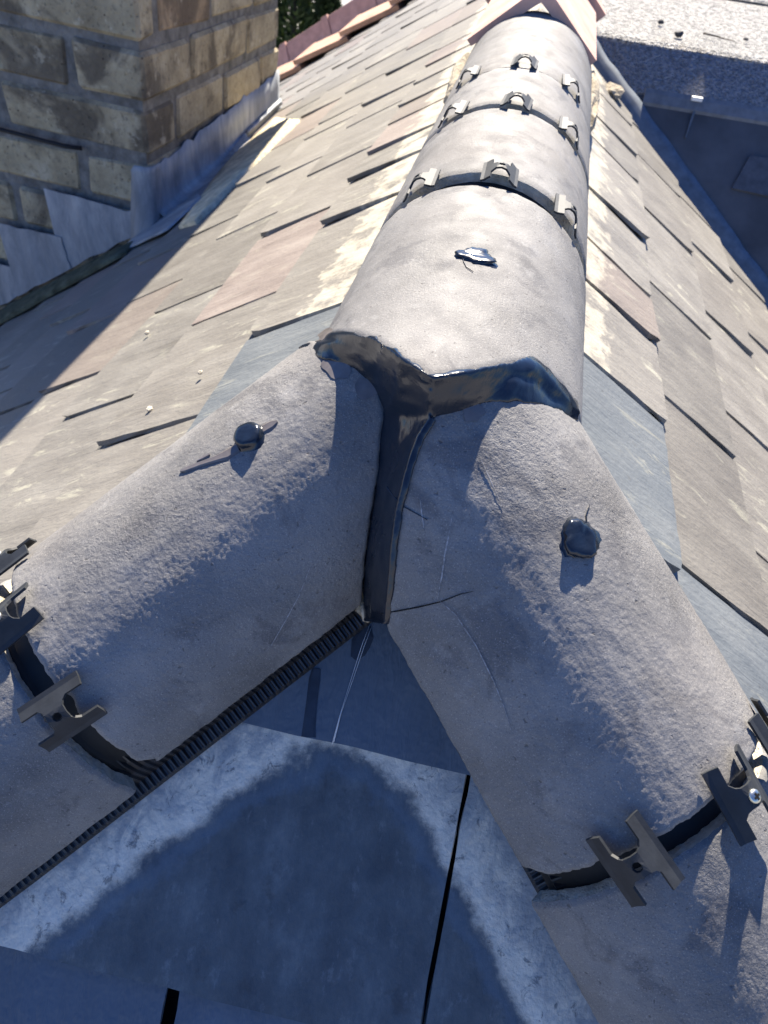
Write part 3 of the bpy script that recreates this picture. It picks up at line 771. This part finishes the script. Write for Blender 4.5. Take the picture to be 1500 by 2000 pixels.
ribbon('hair_strand', 'right', [(60.5, .0645), (60.0, .074), (59.0, .083), (54.3, .1002)], [.0010, .0010, .0008, .0004], M['mastic'], ms, .0008)
# smears of thinned sealant beyond the edge of the bead
def film(c, cen, ra, rt, seed, parent):
    bm = bmesh.new(); k = 22; ring = []
    c0 = bm.verts.new(cpt(c, cen[0], cen[1], .0009))
    for i in range(k):
        a = 2 * math.pi * i / k; f = 1 + .45 * noise.noise(V((math.cos(a) * 1.6, math.sin(a) * 1.6, seed)))
        ring.append(bm.verts.new(cpt(c, cen[0] + ra * f * math.cos(a), cen[1] + rt * f * math.sin(a), .0005)))
    for i in range(k): bm.faces.new((c0, ring[i], ring[(i + 1) % k]))
    o = bm_obj('sealant_film', bm, M['smear'], parent); return o
film('left', (-3, .046), 8, .010, 1.0, ms); film('left', (-20, .040), 5, .008, 5.0, ms); film('left', (22, .032), 9, .007, 8.0, ms)
film('right', (24, .050), 4, .006, 3.0, ms)
# crack and pale scratches on the right hip tile, faint ones on the left
for nm, c, pts, w, mt, par in (
    ('surface_crack', 'right', [(88, .1429), (80, .1470), (71.6, .1516), (64, .1555), (57, .1574), (53, .160)], [.0013, .0011, .0011, .0008, .0007, .0002], 'dark', tileR),
    ('scratch_mark', 'right', [(46.1, .1046), (50, .115), (54.7, .127), (59, .139), (64.5, .1528)], [.0004, .0009, .0014, .0012, .0004], 'chalk', tileR),
    ('scratch_mark', 'right', [(64, .155), (61.8, .1684), (61, .1941), (61.8, .2219), (63.1, .241), (65.1, .2594)], [.0005, .0007, .0008, .0010, .0006, .0003], 'chalk', tileR),
    ('scratch_mark', 'right', [(53, .085), (55, .095), (57, .106)], [.0004, .0012, .0005], 'chalk', tileR),
    ('scratch_mark', 'right', [(30, .08), (31, .10), (32, .12)], [.0005, .001, .0004], 'chalk', tileR),
    ('scratch_mark', 'left', [(-60, .162), (-66, .182), (-71, .204), (-76, .226)], [.0004, .0009, .0009, .0004], 'chalk', tileL)):
    strip(nm, on_tile(c, pts, .0006), w, [cnor(c, a) for a, t in pts], M[mt], par, .00025)
# loose threads on the top slate
for pts, lb in (([(-.006, .196), (-.010, .222), (-.013, .252), (-.016, .285), (-.0175, .313)], 'left of two fine white threads lying on the dark top slate'), ([(-.004, .198), (-.008, .224), (-.0115, .254), (-.0155, .285), (-.0165, .311)], 'right of two fine white threads lying on the dark top slate')):
    o = tube_obj('thread', [on_front(a, b, top_h(b, .312) + .0006) for a, b in pts], .00035, M['thread'], seg=5); tag(o, lb, 'thread')

# ------------------------------------------------------------------ chimney stack
CHM = Matrix.Translation((-1.24, 1.857, -.84)) @ (Matrix.Rotation(R_(.293), 4, 'Z') @ Matrix.Rotation(R_(2.283), 4, 'Y') @ Matrix.Rotation(R_(-4.527), 4, 'X'))
chim = empty('chimney'); chim.matrix_world = CHM
tag(chim, 'sooty yellow brick chimney stack with lead flashing, upper left', 'chimney')
WX, WY, CH, Z0 = 1.30, 1.483, .172, .07
bm = bmesh.new(); add_box(bm, -WX + .010, -.010, .010, WY - .010, -1.6, .96); bm_obj('mortar_core', bm, M['mortar'], chim)
J = .030
def brick(x0, x1, y0, y1, z0):
    bm = bmesh.new(); pr = rng.uniform(-.003, .004)
    add_box(bm, x0 + (J / 2 if x0 > -WX else 0), x1 - (J / 2 if x1 < 0 else -pr), y0 + (J / 2 if y0 > 0 else -pr), y1 - (J / 2 if y1 < WY else 0), z0 + J / 2, z0 + CH - J / 2, .006, .012, rng)
    cx, cy, cz = (x0 + x1) / 2, (y0 + y1) / 2, z0 + CH / 2
    bmesh.ops.translate(bm, verts=bm.verts, vec=(-cx, -cy, -cz))
    return bm_obj('brick', bm, M['brick'], chim, matrix=Matrix.Translation((cx, cy, cz)))
rows_front = {-1: None}
for k in range(-8, 5):
    z = Z0 + CH * k
    odd = k % 2
    yr = {1: [.40, 1.03], 0: [.26, .75, 1.22], 2: [.13, .62, 1.10], 3: [.40, .80, 1.25]}.get(k, [.40, .9, 1.2] if odd else [.2, .7, 1.15])
    if k == 1: yr = [.26, .75, 1.22]
    if k == 2: yr = [.40, 1.03]
    if k == 3: yr = [.13, .62, 1.10]
    if k == 0: yr = [.45, .95, 1.3]
    xf = [-.25, -.78, -1.03] if k % 2 == 0 else [-.53, -.79]
    # corner brick
    brick(xf[0], 0, 0, yr[0], z)
    xs = [xf[0]] + xf[1:] + [-WX]
    for a, b in zip(xs, xs[1:]):
        if a - b > .05: brick(b, a, 0, .25, z)
    ys = yr + [WY]
    if z > -.6:
        for a, b in zip(ys, ys[1:]): brick(-.25, 0, a, b, z)
# oversailing upper stack (above the frame; it throws the wide shadow on the slates)
bm = bmesh.new()
add_box(bm, -WX - .05, .05, -.05, WY + .05, .935, 1.0); add_box(bm, -WX - .1, .12, -.1, WY + .10, 1.0, 1.10); add_box(bm, -WX - .1, .20, -.1, WY + .14, 1.10, 2.25); add_box(bm, -WX, .12, 0, WY + .05, 2.25, 2.9)
bm_obj('oversailing_head', bm, M['brick'], chim)
# stepped lead flashing on the front face
def slope_z(x): return .695 * x + .02
def lead_piece(pts, yo, name='lead_flashing'):
    n = len(pts); vs = [(x, yo, z) for x, z in pts] + [(x, yo + .004, z) for x, z in pts]
    f = [list(range(n)), list(range(2 * n - 1, n - 1, -1))] + [[i, i + n, (i + 1) % n + n, (i + 1) % n] for i in range(n)]
    o = mesh_obj(name, vs, f, M['lead'], chim)
    return o
def wavy(p, q, n=6, amp=.004):
    return [(p[0] + (q[0] - p[0]) * i / n + rng.uniform(-amp, amp) * (0 < i < n), p[1] + (q[1] - p[1]) * i / n + rng.uniform(-amp, amp) * (0 < i < n)) for i in range(n)]
steps = [(-.03, -.405, Z0 + .005), (-.36, -.62, Z0 - CH + .005), (-.58, -.86, Z0 - 2 * CH + .005), (-.82, -1.10, Z0 - 3 * CH + .005), (-1.06, -1.32, Z0 - 4 * CH + .005)]
for i, (xr, xl, zt) in enumerate(steps):
    pts = wavy((xl, zt), (xr, zt - (.018 if i == 0 else 0))) + wavy((xr, zt), (xr + .02, slope_z(xr + .02))) + wavy((xr + .02, slope_z(xr + .02)), (xl + .03, slope_z(xl + .03))) + [(xl + .03, slope_z(xl + .03))]
    lead_piece(pts, -.016 - .0045 * (i % 2) - .002)
# wrapped corner piece
bm = bmesh.new(); rows = []
for i in range(15):
    z = -.10 + .33 * i / 14; e = (i / 14)
    wob = noise.noise(V((z * 22, 3, 0))) * .006
    rows.append([bm.verts.new(p) for p in ((-.085 + .03 * e + wob, -.022, z - .02), (-.04, -.026 + wob * .5, z), (.004, -.022, z), (.020, .002, z), (.018, .05 + wob, z), (.014, .09 - .03 * e + wob, z))])
for a, b in zip(rows, rows[1:]):
    for j in range(5): bm.faces.new((a[j], a[j + 1], b[j + 1], b[j]))
o = bm_obj('corner_flashing', bm, M['lead'], chim, smooth=True); md = o.modifiers.new('solid', 'SOLIDIFY'); md.thickness = .004
# side apron: upstand with a ragged top, folded out over the slates
bm = bmesh.new(); rows = []
for i in range(49):
    y = .03 + (WY - .02) * i / 48; top = .215 + .085 * (y / WY) + noise.noise(V((y * 14, 0, 5))) * .022 + noise.noise(V((y * 45, 0, 2))) * .007
    fx = .17 - .09 * min(1, max(0, (y - .45) / .3)) - .05 * min(1, max(0, (y - .8) / .2)) + noise.noise(V((y * 6, 4, 0))) * .012
    zb = lambda x: .020 - .060 * 0 + (x - 0) * -0.0
    def rz(x): # slate surface height in chimney space
        p = CHM @ V((x, y, 0)); zz = -math.tan(P1) * abs(p.x); return (CHM.inverted() @ V((p.x, p.y, zz))).z
    bw = noise.noise(V((y * 5, 8, 0))) * .006
    rows.append([bm.verts.new(p) for p in ((.008, y, top), (.012 + bw * .5, y, top * .6 + rz(0) * .4), (.016 + bw * .3, y, rz(.02) + .05), (.032, y, rz(.032) + .028), (.3 * .032 + .7 * fx * .55, y, rz(.07) + .020 + bw), (fx * .75, y, rz(fx * .75) + .017 + bw * .6), (fx, y, rz(fx) + .014))])
for a, b in zip(rows, rows[1:]):
    for j in range(6): bm.faces.new((a[j], a[j + 1], b[j + 1], b[j]))
o = bm_obj('apron_flashing', bm, M['lead'], chim, smooth=True); md = o.modifiers.new('solid', 'SOLIDIFY'); md.thickness = .004
# front saddle of lead at the corner, lying on the slates
def on_left(x, y, h): return V((x, y, -math.tan(P1) * abs(x))) + NL * h
inv = CHM.inverted()
def left_sheet(name, outline, h, mat, parent, thick=.005, bumpy=.004):
    c = [sum(p[i] for p in outline) / len(outline) for i in (0, 1)]
    bm = bmesh.new(); rings = []
    dense = []
    for i in range(len(outline)):
        a, b = outline[i], outline[(i + 1) % len(outline)]
        for j in range(6): dense.append((a[0] + (b[0] - a[0]) * j / 6 + rng.uniform(-1, 1) * bumpy, a[1] + (b[1] - a[1]) * j / 6 + rng.uniform(-1, 1) * bumpy))
    for f, dz in ((1.0, -thick), (1.0, 0), (.85, bumpy * .5), (.6, bumpy), (.3, bumpy * .8)):
        rings.append([bm.verts.new(inv @ on_left(c[0] + (p[0] - c[0]) * f, c[1] + (p[1] - c[1]) * f, h + dz + (rng.uniform(-1, 1) * bumpy * .4 if f < 1 else 0))) for p in dense])
    k = len(dense)
    for p, q in zip(rings, rings[1:]):
        for i in range(k): bm.faces.new((p[i], p[(i + 1) % k], q[(i + 1) % k], q[i]))
    bm.faces.new(rings[-1])
    return bm_obj(name, bm, mat, parent, smooth=True)
left_sheet('lead_saddle', [(-1.32, 1.70), (-1.05, 1.62), (-1.03, 1.86), (-1.10, 2.0), (-1.27, 1.95)], .016, M['lead'], chim)
left_sheet('mortar_fillet', [(-1.13, 3.0), (-.95, 2.64), (-.85, 2.46), (-.865, 2.2), (-.895, 1.9), (-.905, 1.52), (-.99, 1.58), (-1.10, 2.1), (-1.17, 2.5)], .013, M['cream'], chim, .02, .003)
left_sheet('mossy_fillet', [(-1.25, 1.74), (-1.22, 1.62), (-1.75, 1.60), (-2.4, 1.62), (-2.5, 1.88), (-1.9, 1.86)], .020, M['moss'], chim, .012, .008)
# cable in a bed joint
o = tube_obj('cable', [CHM @ V(p) for p in ((-1.3, -.020, Z0 + CH + .03), (-.9, -.020, Z0 + CH + .018), (-.6, -.020, Z0 + CH + .008), (-.42, -.020, Z0 + CH + .002), (-.30, -.020, Z0 + CH - .002), (-.24, -.010, Z0 + CH))], .0075, M['plastic'], seg=8)
tag(o, 'thin black cable running along a bed joint of the chimney', 'cable')

# ------------------------------------------------------------------ red angled ridge tiles beyond the grey ones
def angle_tile(name, O, d, s, u, half, rise, length, mat, label, group, thick=.016, collar=0.0, cat='ridge tile'):
    """inverted-V tile; O crest start; d along, s sideways, u up; collar = raised band at its near end"""
    root = empty(name, O); bmv = bmesh.new()
    def vee(bm, t0, t1, grow):
        sec = [(-half - grow, -rise - grow * .3), (-.012, grow), (.012, grow), (half + grow, -rise - grow * .3), (half + grow - thick * .7, -rise - thick * .7 - grow * .3), (0, -thick * 1.4), (-half - grow + thick * .7, -rise - thick * .7 - grow * .3)]
        ra = [bm.verts.new(d * t0 + s * x + u * z) for x, z in sec]; rb = [bm.verts.new(d * t1 + s * x + u * z) for x, z in sec]
        k = len(sec)
        for i in range(k): bm.faces.new((ra[i], ra[(i + 1) % k], rb[(i + 1) % k], rb[i]))
        bm.faces.new(ra); bm.faces.new(rb)
    vee(bmv, 0, length, 0); bm_obj('angle_body', bmv, mat, root)
    if collar:
        bmv = bmesh.new(); vee(bmv, -.004, .05, collar); bm_obj('collar', bmv, mat, root)
    tag(root, label, cat, group); return root
Z = V((0, 0, 1)); X = V((1, 0, 0))
angle_tile('angle_ridge_tile', V((.014, 1.085, .176)), V((0, 1, -.02)).normalized(), X, Z, .126, .096, .62, M['red'], 'red clay angled ridge tile capping the far end of the grey ridge', 'red angled ridge tiles on the main ridge', .014)
angle_tile('angle_ridge_tile', V((.014, 1.62, .176)), V((0, 1, 0)), X, Z, .142, .108, .42, M['red'], 'second red angled ridge tile, overlapping the first, at the top edge', 'red angled ridge tiles on the main ridge', .030, .010)
def lump(name, loc, size, mat, label, cat, seed, sub=3, amp=.4, fr=1.8, parent=None):
    bm = bmesh.new(); bmesh.ops.create_icosphere(bm, subdivisions=sub, radius=1)
    for v in bm.verts:
        f = 1 + amp * noise.noise(v.co * fr + V((seed, 0, 0))) + amp * .4 * noise.noise(v.co * fr * 3 + V((seed, 3, 0)))
        v.co = V((v.co.x * size[0], v.co.y * size[1], v.co.z * size[2])) * f
    o = bm_obj(name, bm, mat, parent, smooth=False); o.location = loc
    if label: tag(o, label, cat)
    return o
lump('mortar_bed', (.160, 1.36, -.070), (.028, .20, .040), M['mortar_tan'], 'crumbling pale mortar under the right foot of the red angled tile', 'mortar', 3.0)
lump('mortar_bed', (-.128, 1.30, -.05), (.028, .16, .045), M['mortar_tan'], 'pale mortar under the left foot of the red angled tile', 'mortar', 9.0)
lump('slate_chunk', (.262, 1.93, -.165), (.030, .045, .016), M['mortar_tan'], 'pale broken chunk lying at the top of the valley edge', 'debris', 5.0, 2, .5)

# ------------------------------------------------------------------ party wall capping of red tiles far left
cap_d = DL
for i in range(6):
    O = on_left(-.20 - .33 * i, 5.72, .17)
    angle_tile('capping_tile', O, cap_d, V((0, 1, 0)), NL, .125, .13, .39, M['red'], ['red capping tile highest on the party wall, at the top photo edge', 'red capping tile second from the top photo edge', 'red capping tile third from the top photo edge', 'red capping tile fourth from the top photo edge', 'red capping tile just right of the chimney edge', 'red capping tile half hidden behind the chimney', 'red capping tile hidden behind the chimney'][i], 'red capping tiles on the party wall', .02, .012, 'capping tile')
for i in range(5):
    ds0 = .34 + .40 * i; bm = bmesh.new()
    f = lambda ds, y, h: V((0, y, 0)) + DL * ds + NL * h
    c = [f(ds0, 5.02 + rng.uniform(-.03, .03), .03), f(ds0 + .44, 5.02 + rng.uniform(-.03, .03), .075), f(ds0 + .44, 5.66, .075), f(ds0, 5.66, .03)]
    vs = [bm.verts.new(p) for p in c] + [bm.verts.new(p - NL * .03) for p in c]
    bm.faces.new(vs[:4]); bm.faces.new(vs[:3:-1])
    for j in range(4): bm.faces.new((vs[j], vs[j + 4], vs[(j + 1) % 4 + 4], vs[(j + 1) % 4]))
    o = bm_obj('verge_tile', bm, M['red_dull'])
    tag(o, ['dull red verge tile at the top edge, beside the capping', 'dull red verge tile, second from the top edge', 'dull red verge tile, third from the top edge', 'dull red verge tile beside the chimney edge', 'dull red verge tile behind the chimney', 'dull red verge tile lower behind the chimney', 'dull red verge tile lowest behind the chimney'][i], 'verge tile', 'red verge tiles along the party wall')
bm = bmesh.new()
vs = [bm.verts.new(on_left(x, y, h)) for x, y, h in ((-.05, 5.6, .02), (-2.6, 5.6, .02), (-2.6, 5.9, .02), (-.05, 5.9, .02), (-.05, 5.6, -1.0), (-2.6, 5.6, -1.0), (-2.6, 5.9, -1.0), (-.05, 5.9, -1.0))]
for q in ((0, 1, 2, 3), (7, 6, 5, 4), (0, 4, 5, 1), (1, 5, 6, 2), (2, 6, 7, 3), (3, 7, 4, 0)): bm.faces.new([vs[i] for i in q])
o = bm_obj('party_wall', bm, M['mortar']); tag(o, 'rendered party wall under the red capping tiles', 'wall')

# ------------------------------------------------------------------ flat roofed extension on the right
ext = empty('flat_roof_extension', (.8, 2.1, -.08)); tag(ext, 'flat-roofed extension with gritty pale felt and a shaded front slope', 'building')
E0 = ext.location
def ext_mesh(name, pts, faces, mat): return mesh_obj(name, [V(p) - E0 for p in pts], faces, mat, ext)
def ext_box(name, x0, x1, y0, y1, z0, z1, mat):
    p = [(x, y, z) for x in (x0, x1) for y in (y0, y1) for z in (z0, z1)]
    return ext_mesh(name, p, [(0, 1, 3, 2), (4, 6, 7, 5), (0, 4, 5, 1), (2, 3, 7, 6), (0, 2, 6, 4), (1, 5, 7, 3)], mat)
def vz(y): return VA.z + (y - VA.y) * (.679 / .734)
YT, YM, YB = 2.112, 2.000, 0.9
# mineral felt top, slightly falling, one sheet with a rolled front edge
pts = []; fcs = []
nx = 60; prof = [(YT - .004, vz(YT) - .010), (YT, vz(YT) - .001), (YT + .02, vz(YT) + .006), (YT + .3, vz(YT) + .008), (YT + 2.5, vz(YT) + .02), (9.0, vz(YT) + .06), (9.0, vz(YT) - .25)]
for i in range(nx + 1):
    x = .105 + 5.4 * (i / nx) ** 1.6
    for y, z in prof: pts.append((x, y + noise.noise(V((x * 9, y, 0))) * .006, z + noise.noise(V((x * 3, y * 2, 4))) * .005))
k = len(prof)
for i in range(nx):
    for j in range(k - 1): fcs.append((i * k + j, i * k + j + 1, (i + 1) * k + j + 1, (i + 1) * k + j))
ext_mesh('felt_roof', pts, fcs, M['felt'])
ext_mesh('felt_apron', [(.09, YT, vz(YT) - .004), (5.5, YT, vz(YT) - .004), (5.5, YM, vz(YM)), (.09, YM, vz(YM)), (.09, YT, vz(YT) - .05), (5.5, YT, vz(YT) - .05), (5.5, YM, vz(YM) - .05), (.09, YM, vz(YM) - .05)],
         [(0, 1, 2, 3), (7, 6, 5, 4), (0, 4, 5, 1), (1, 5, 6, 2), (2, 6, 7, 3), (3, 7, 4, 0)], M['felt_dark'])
# trim lip
lip = [(YM + .004, .010), (YM - .006, .010), (YM - .022, .003), (YM - .022, -.03), (YM + .004, -.03)]
ext_mesh('drip_trim', [(x, y, vz(y) + h) for x in (.36, 5.5) for y, h in lip], [(0, 1, 2, 3, 4), (9, 8, 7, 6, 5)] + [(i, (i + 1) % 5, (i + 1) % 5 + 5, i + 5) for i in range(5)], mat_plain('grey_trim', (.13, .145, .165), .6))
ext_box('trim_joiner', .497, .528, YM - .012, YM + .002, vz(YM) + .004, vz(YM) + .014, M['white'])
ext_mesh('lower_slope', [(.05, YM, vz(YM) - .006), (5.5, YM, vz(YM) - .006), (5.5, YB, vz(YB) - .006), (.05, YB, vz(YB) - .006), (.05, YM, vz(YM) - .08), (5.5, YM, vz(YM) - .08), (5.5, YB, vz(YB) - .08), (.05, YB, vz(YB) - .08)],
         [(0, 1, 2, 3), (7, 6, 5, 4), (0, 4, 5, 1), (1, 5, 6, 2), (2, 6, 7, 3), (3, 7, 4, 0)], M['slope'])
def on_slope(x, y, h=0): return V((x, y, vz(y))) + VN * h
def slab(name, cs, h, t, mat):
    p = [on_slope(x, y, h) for x, y in cs] + [on_slope(x, y, h - t) for x, y in cs]; n = len(cs)
    return ext_mesh(name, p, [tuple(range(n)), tuple(range(2 * n - 1, n - 1, -1))] + [(i, i + n, (i + 1) % n + n, (i + 1) % n) for i in range(n)], mat)
slab('lead_patch', [(.700, 1.900), (.86, 1.905), (.87, 1.815), (.668, 1.822)], .003, .008, mat_plain('patch_grey', (.075, .08, .092), .8))
slab('drip_streak', [(.512, 1.985), (.520, 1.985), (.508, 1.916), (.504, 1.916)], .001, .004, mat_plain('streak_grey', (.10, .115, .13), .7))
# lead valley strip against the slates
vd = VN.cross(NR).normalized(); vd = vd if vd.z < 0 else -vd
vt = VA - vd * .12
sidev = VN.cross(vd).normalized(); sidev = sidev if sidev.x > 0 else -sidev
bm = bmesh.new(); rows = []
for i in range(40):
    p = vt + vd * (1.25 * i / 39); w = .045 + .008 * noise.noise(V((i * .4, 0, 0)))
    rows.append([bm.verts.new(q - E0) for q in (p - sidev * .02 + VN * .002, p + sidev * .01 + VN * .006, p + sidev * w * .6 + VN * .003, p + sidev * w + VN * .002, p + sidev * w - VN * .006)])
for a, b in zip(rows, rows[1:]):
    for j in range(4): bm.faces.new((a[j], a[j + 1], b[j + 1], b[j]))
bm_obj('valley_lead', bm, mat_plain('valley_lead_dull', (.10, .125, .155), .7), ext, smooth=True)
ext_box('wall', .4, 5.4, 1.3, 8.9, -7.4, -1.0, M['mortar'])
zt = vz(YT) + .012
for nm_, pts_ in (('felt_lap', [(.93 + .004 * math.sin(i * 1.7), YT + .01 + i * .12) for i in range(12)]), ('felt_lap', [(.14 + i * .3, 3.05 + .004 * math.sin(i * 2.1)) for i in range(14)])):
    P_ = [V((x, y, zt + .001 + (y - YT) * .005)) - E0 for x, y in pts_]
    strip(nm_, P_, [.055] * len(P_), V((0, 0, 1)), M['felt'], ext, .006)
for i, (x, y, s_) in enumerate(((.435, 2.22, .011), (.385, 2.36, .008), (.80, 2.36, .010), (.65, 2.30, .006))):
    lump('stone', (x, y, zt + .006), (s_ * 1.3, s_, s_ * .8), M['stone'], ['dark stone nearest the felt edge, left of the twig', 'small dark stone farther left on the pale felt', 'dark stone near the right photo edge on the felt', 'tiny dark stone beside the tan patch on the felt'][i], 'stone', i * 3.1, 2, .4)
o = tube_obj('twig', [V((.515, 2.285, zt + .006)), V((.545, 2.27, zt + .007)), V((.575, 2.262, zt + .005)), V((.60, 2.245, zt + .006)), V((.612, 2.225, zt + .004))], .003, M['twig'], seg=6, taper=True); tag(o, 'thin dark twig lying on the pale gritty felt', 'twig')

# ------------------------------------------------------------------ ground, house walls, fence and trees far below
o = mesh_obj('ground', [(-400, -300, -7.4), (400, -300, -7.4), (400, 900, -7.4), (-400, 900, -7.4)], [(0, 1, 2, 3)], mat_plain('pale_paving', (.27, .265, .25), .9, .2, .6, .3)); tag(o, kind='structure')
bm = bmesh.new(); add_box(bm, -3.2, 1.3, -1.6, 9.0, -7.4, -2.6); bm_obj('house_wall', bm, M['mortar'], roof)
leaf = []
for nm, lo, hi in (('leaf_dark', (.018, .035, .016), (.05, .085, .025)),):
    m, nt, b = new_mat(nm); k = NT(nt)
    c = k.ramp(k.noise(k.objvec(), 6, 4), [(.3, lo), (.7, hi)])
    k.l(c, b.inputs['Base Color']); b.inputs['Roughness'].default_value = .6
    tr = k.n('ShaderNodeBsdfTranslucent'); tr.inputs[0].default_value = (.12, .19, .03, 1)
    mx = k.n('ShaderNodeMixShader'); mx.inputs[0].default_value = .10
    k.l(b.outputs[0], mx.inputs[1]); k.l(tr.outputs[0], mx.inputs[2]); k.l(mx.outputs[0], nt.nodes['Material Output'].inputs[0])
    leaf.append(m)
def conifer(x, y, h, r, label, n=9000):
    root = empty('conifer', (x, y, -7.4)); tag(root, label, 'tree', 'tall conifers beyond the party wall')
    tube_obj('trunk', [(0, 0, 0), (.03, 0, h * .4), (0, .02, h * .8)], .16, M['twig'], root, 8, True)
    vs, fs_ = [], []
    for i in range(n):
        z = h * (.04 + .96 * rng.random()); prof_ = r * (1 - (z / h) ** 6) * (.85 + .35 * noise.noise(V((z * 1.3, x, y))))
        a = rng.uniform(0, 6.283); rr = prof_ * math.sqrt(rng.uniform(.35, 1)) * (1 + .25 * noise.noise(V((math.cos(a) * 2, math.sin(a) * 2, z))))
        c = V((rr * math.cos(a), rr * math.sin(a), z)); s = rng.uniform(.06, .12)
        ax = V((math.cos(a) + rng.uniform(-.6, .6), math.sin(a) + rng.uniform(-.6, .6), rng.uniform(.2, 1.4))).normalized(); sd2 = ax.orthogonal().normalized()
        sd2.rotate(Matrix.Rotation(rng.uniform(0, 6.28), 3, ax)); b0 = len(vs)
        vs += [c - sd2 * s * .45, c + ax * s * 1.4, c + sd2 * s * .45, c - ax * s * .4]; fs_.append((b0, b0 + 1, b0 + 2, b0 + 3))
    me = bpy.data.meshes.new('crown'); me.from_pydata([tuple(v) for v in vs], [], fs_); me.materials.append(leaf[0])
    link(bpy.data.objects.new('crown', me), root)
conifer(-4.80, 15.2, 7.6, .46, 'dark conifer rising just right of the chimney')
conifer(-4.18, 15.4, 7.4, .26, 'narrower dark conifer, right of the first one')
fence = empty('railing', (-7.4, 30, -7.4)); tag(fence, 'dark vertical railing far beyond the conifers', 'fence')
bmt = M['stone']
for i in range(24):
    bm = bmesh.new(); add_box(bm, -.02, .02, -.02, .02, 0, 1.35)
    o = bm_obj('bar', bm, bmt, fence); o.location = (-3 + i * .26, 0, 0)
for z in (.15, 1.25):
    bm = bmesh.new(); add_box(bm, -3.1, 3.1, -.03, .03, z, z + .05); bm_obj('rail', bm, bmt, fence)

# small debris on the slates
for i, (x, y, s_) in enumerate(((-.36, .30, .004), (-.42, .24, .005), (-.62, .62, .005))):
    lump('grit', on_left(x, y, .010), (s_, s_ * 1.3, s_ * .8), M['brk'], ['tan crumb on the slate above the left hip tile', 'crumb on the slate left of the tan crumb', 'crumb near the chimney shadow edge'][i], 'debris', i * 2.2, 1, .3)
scn.render.resolution_x = 768; scn.render.resolution_y = 1024
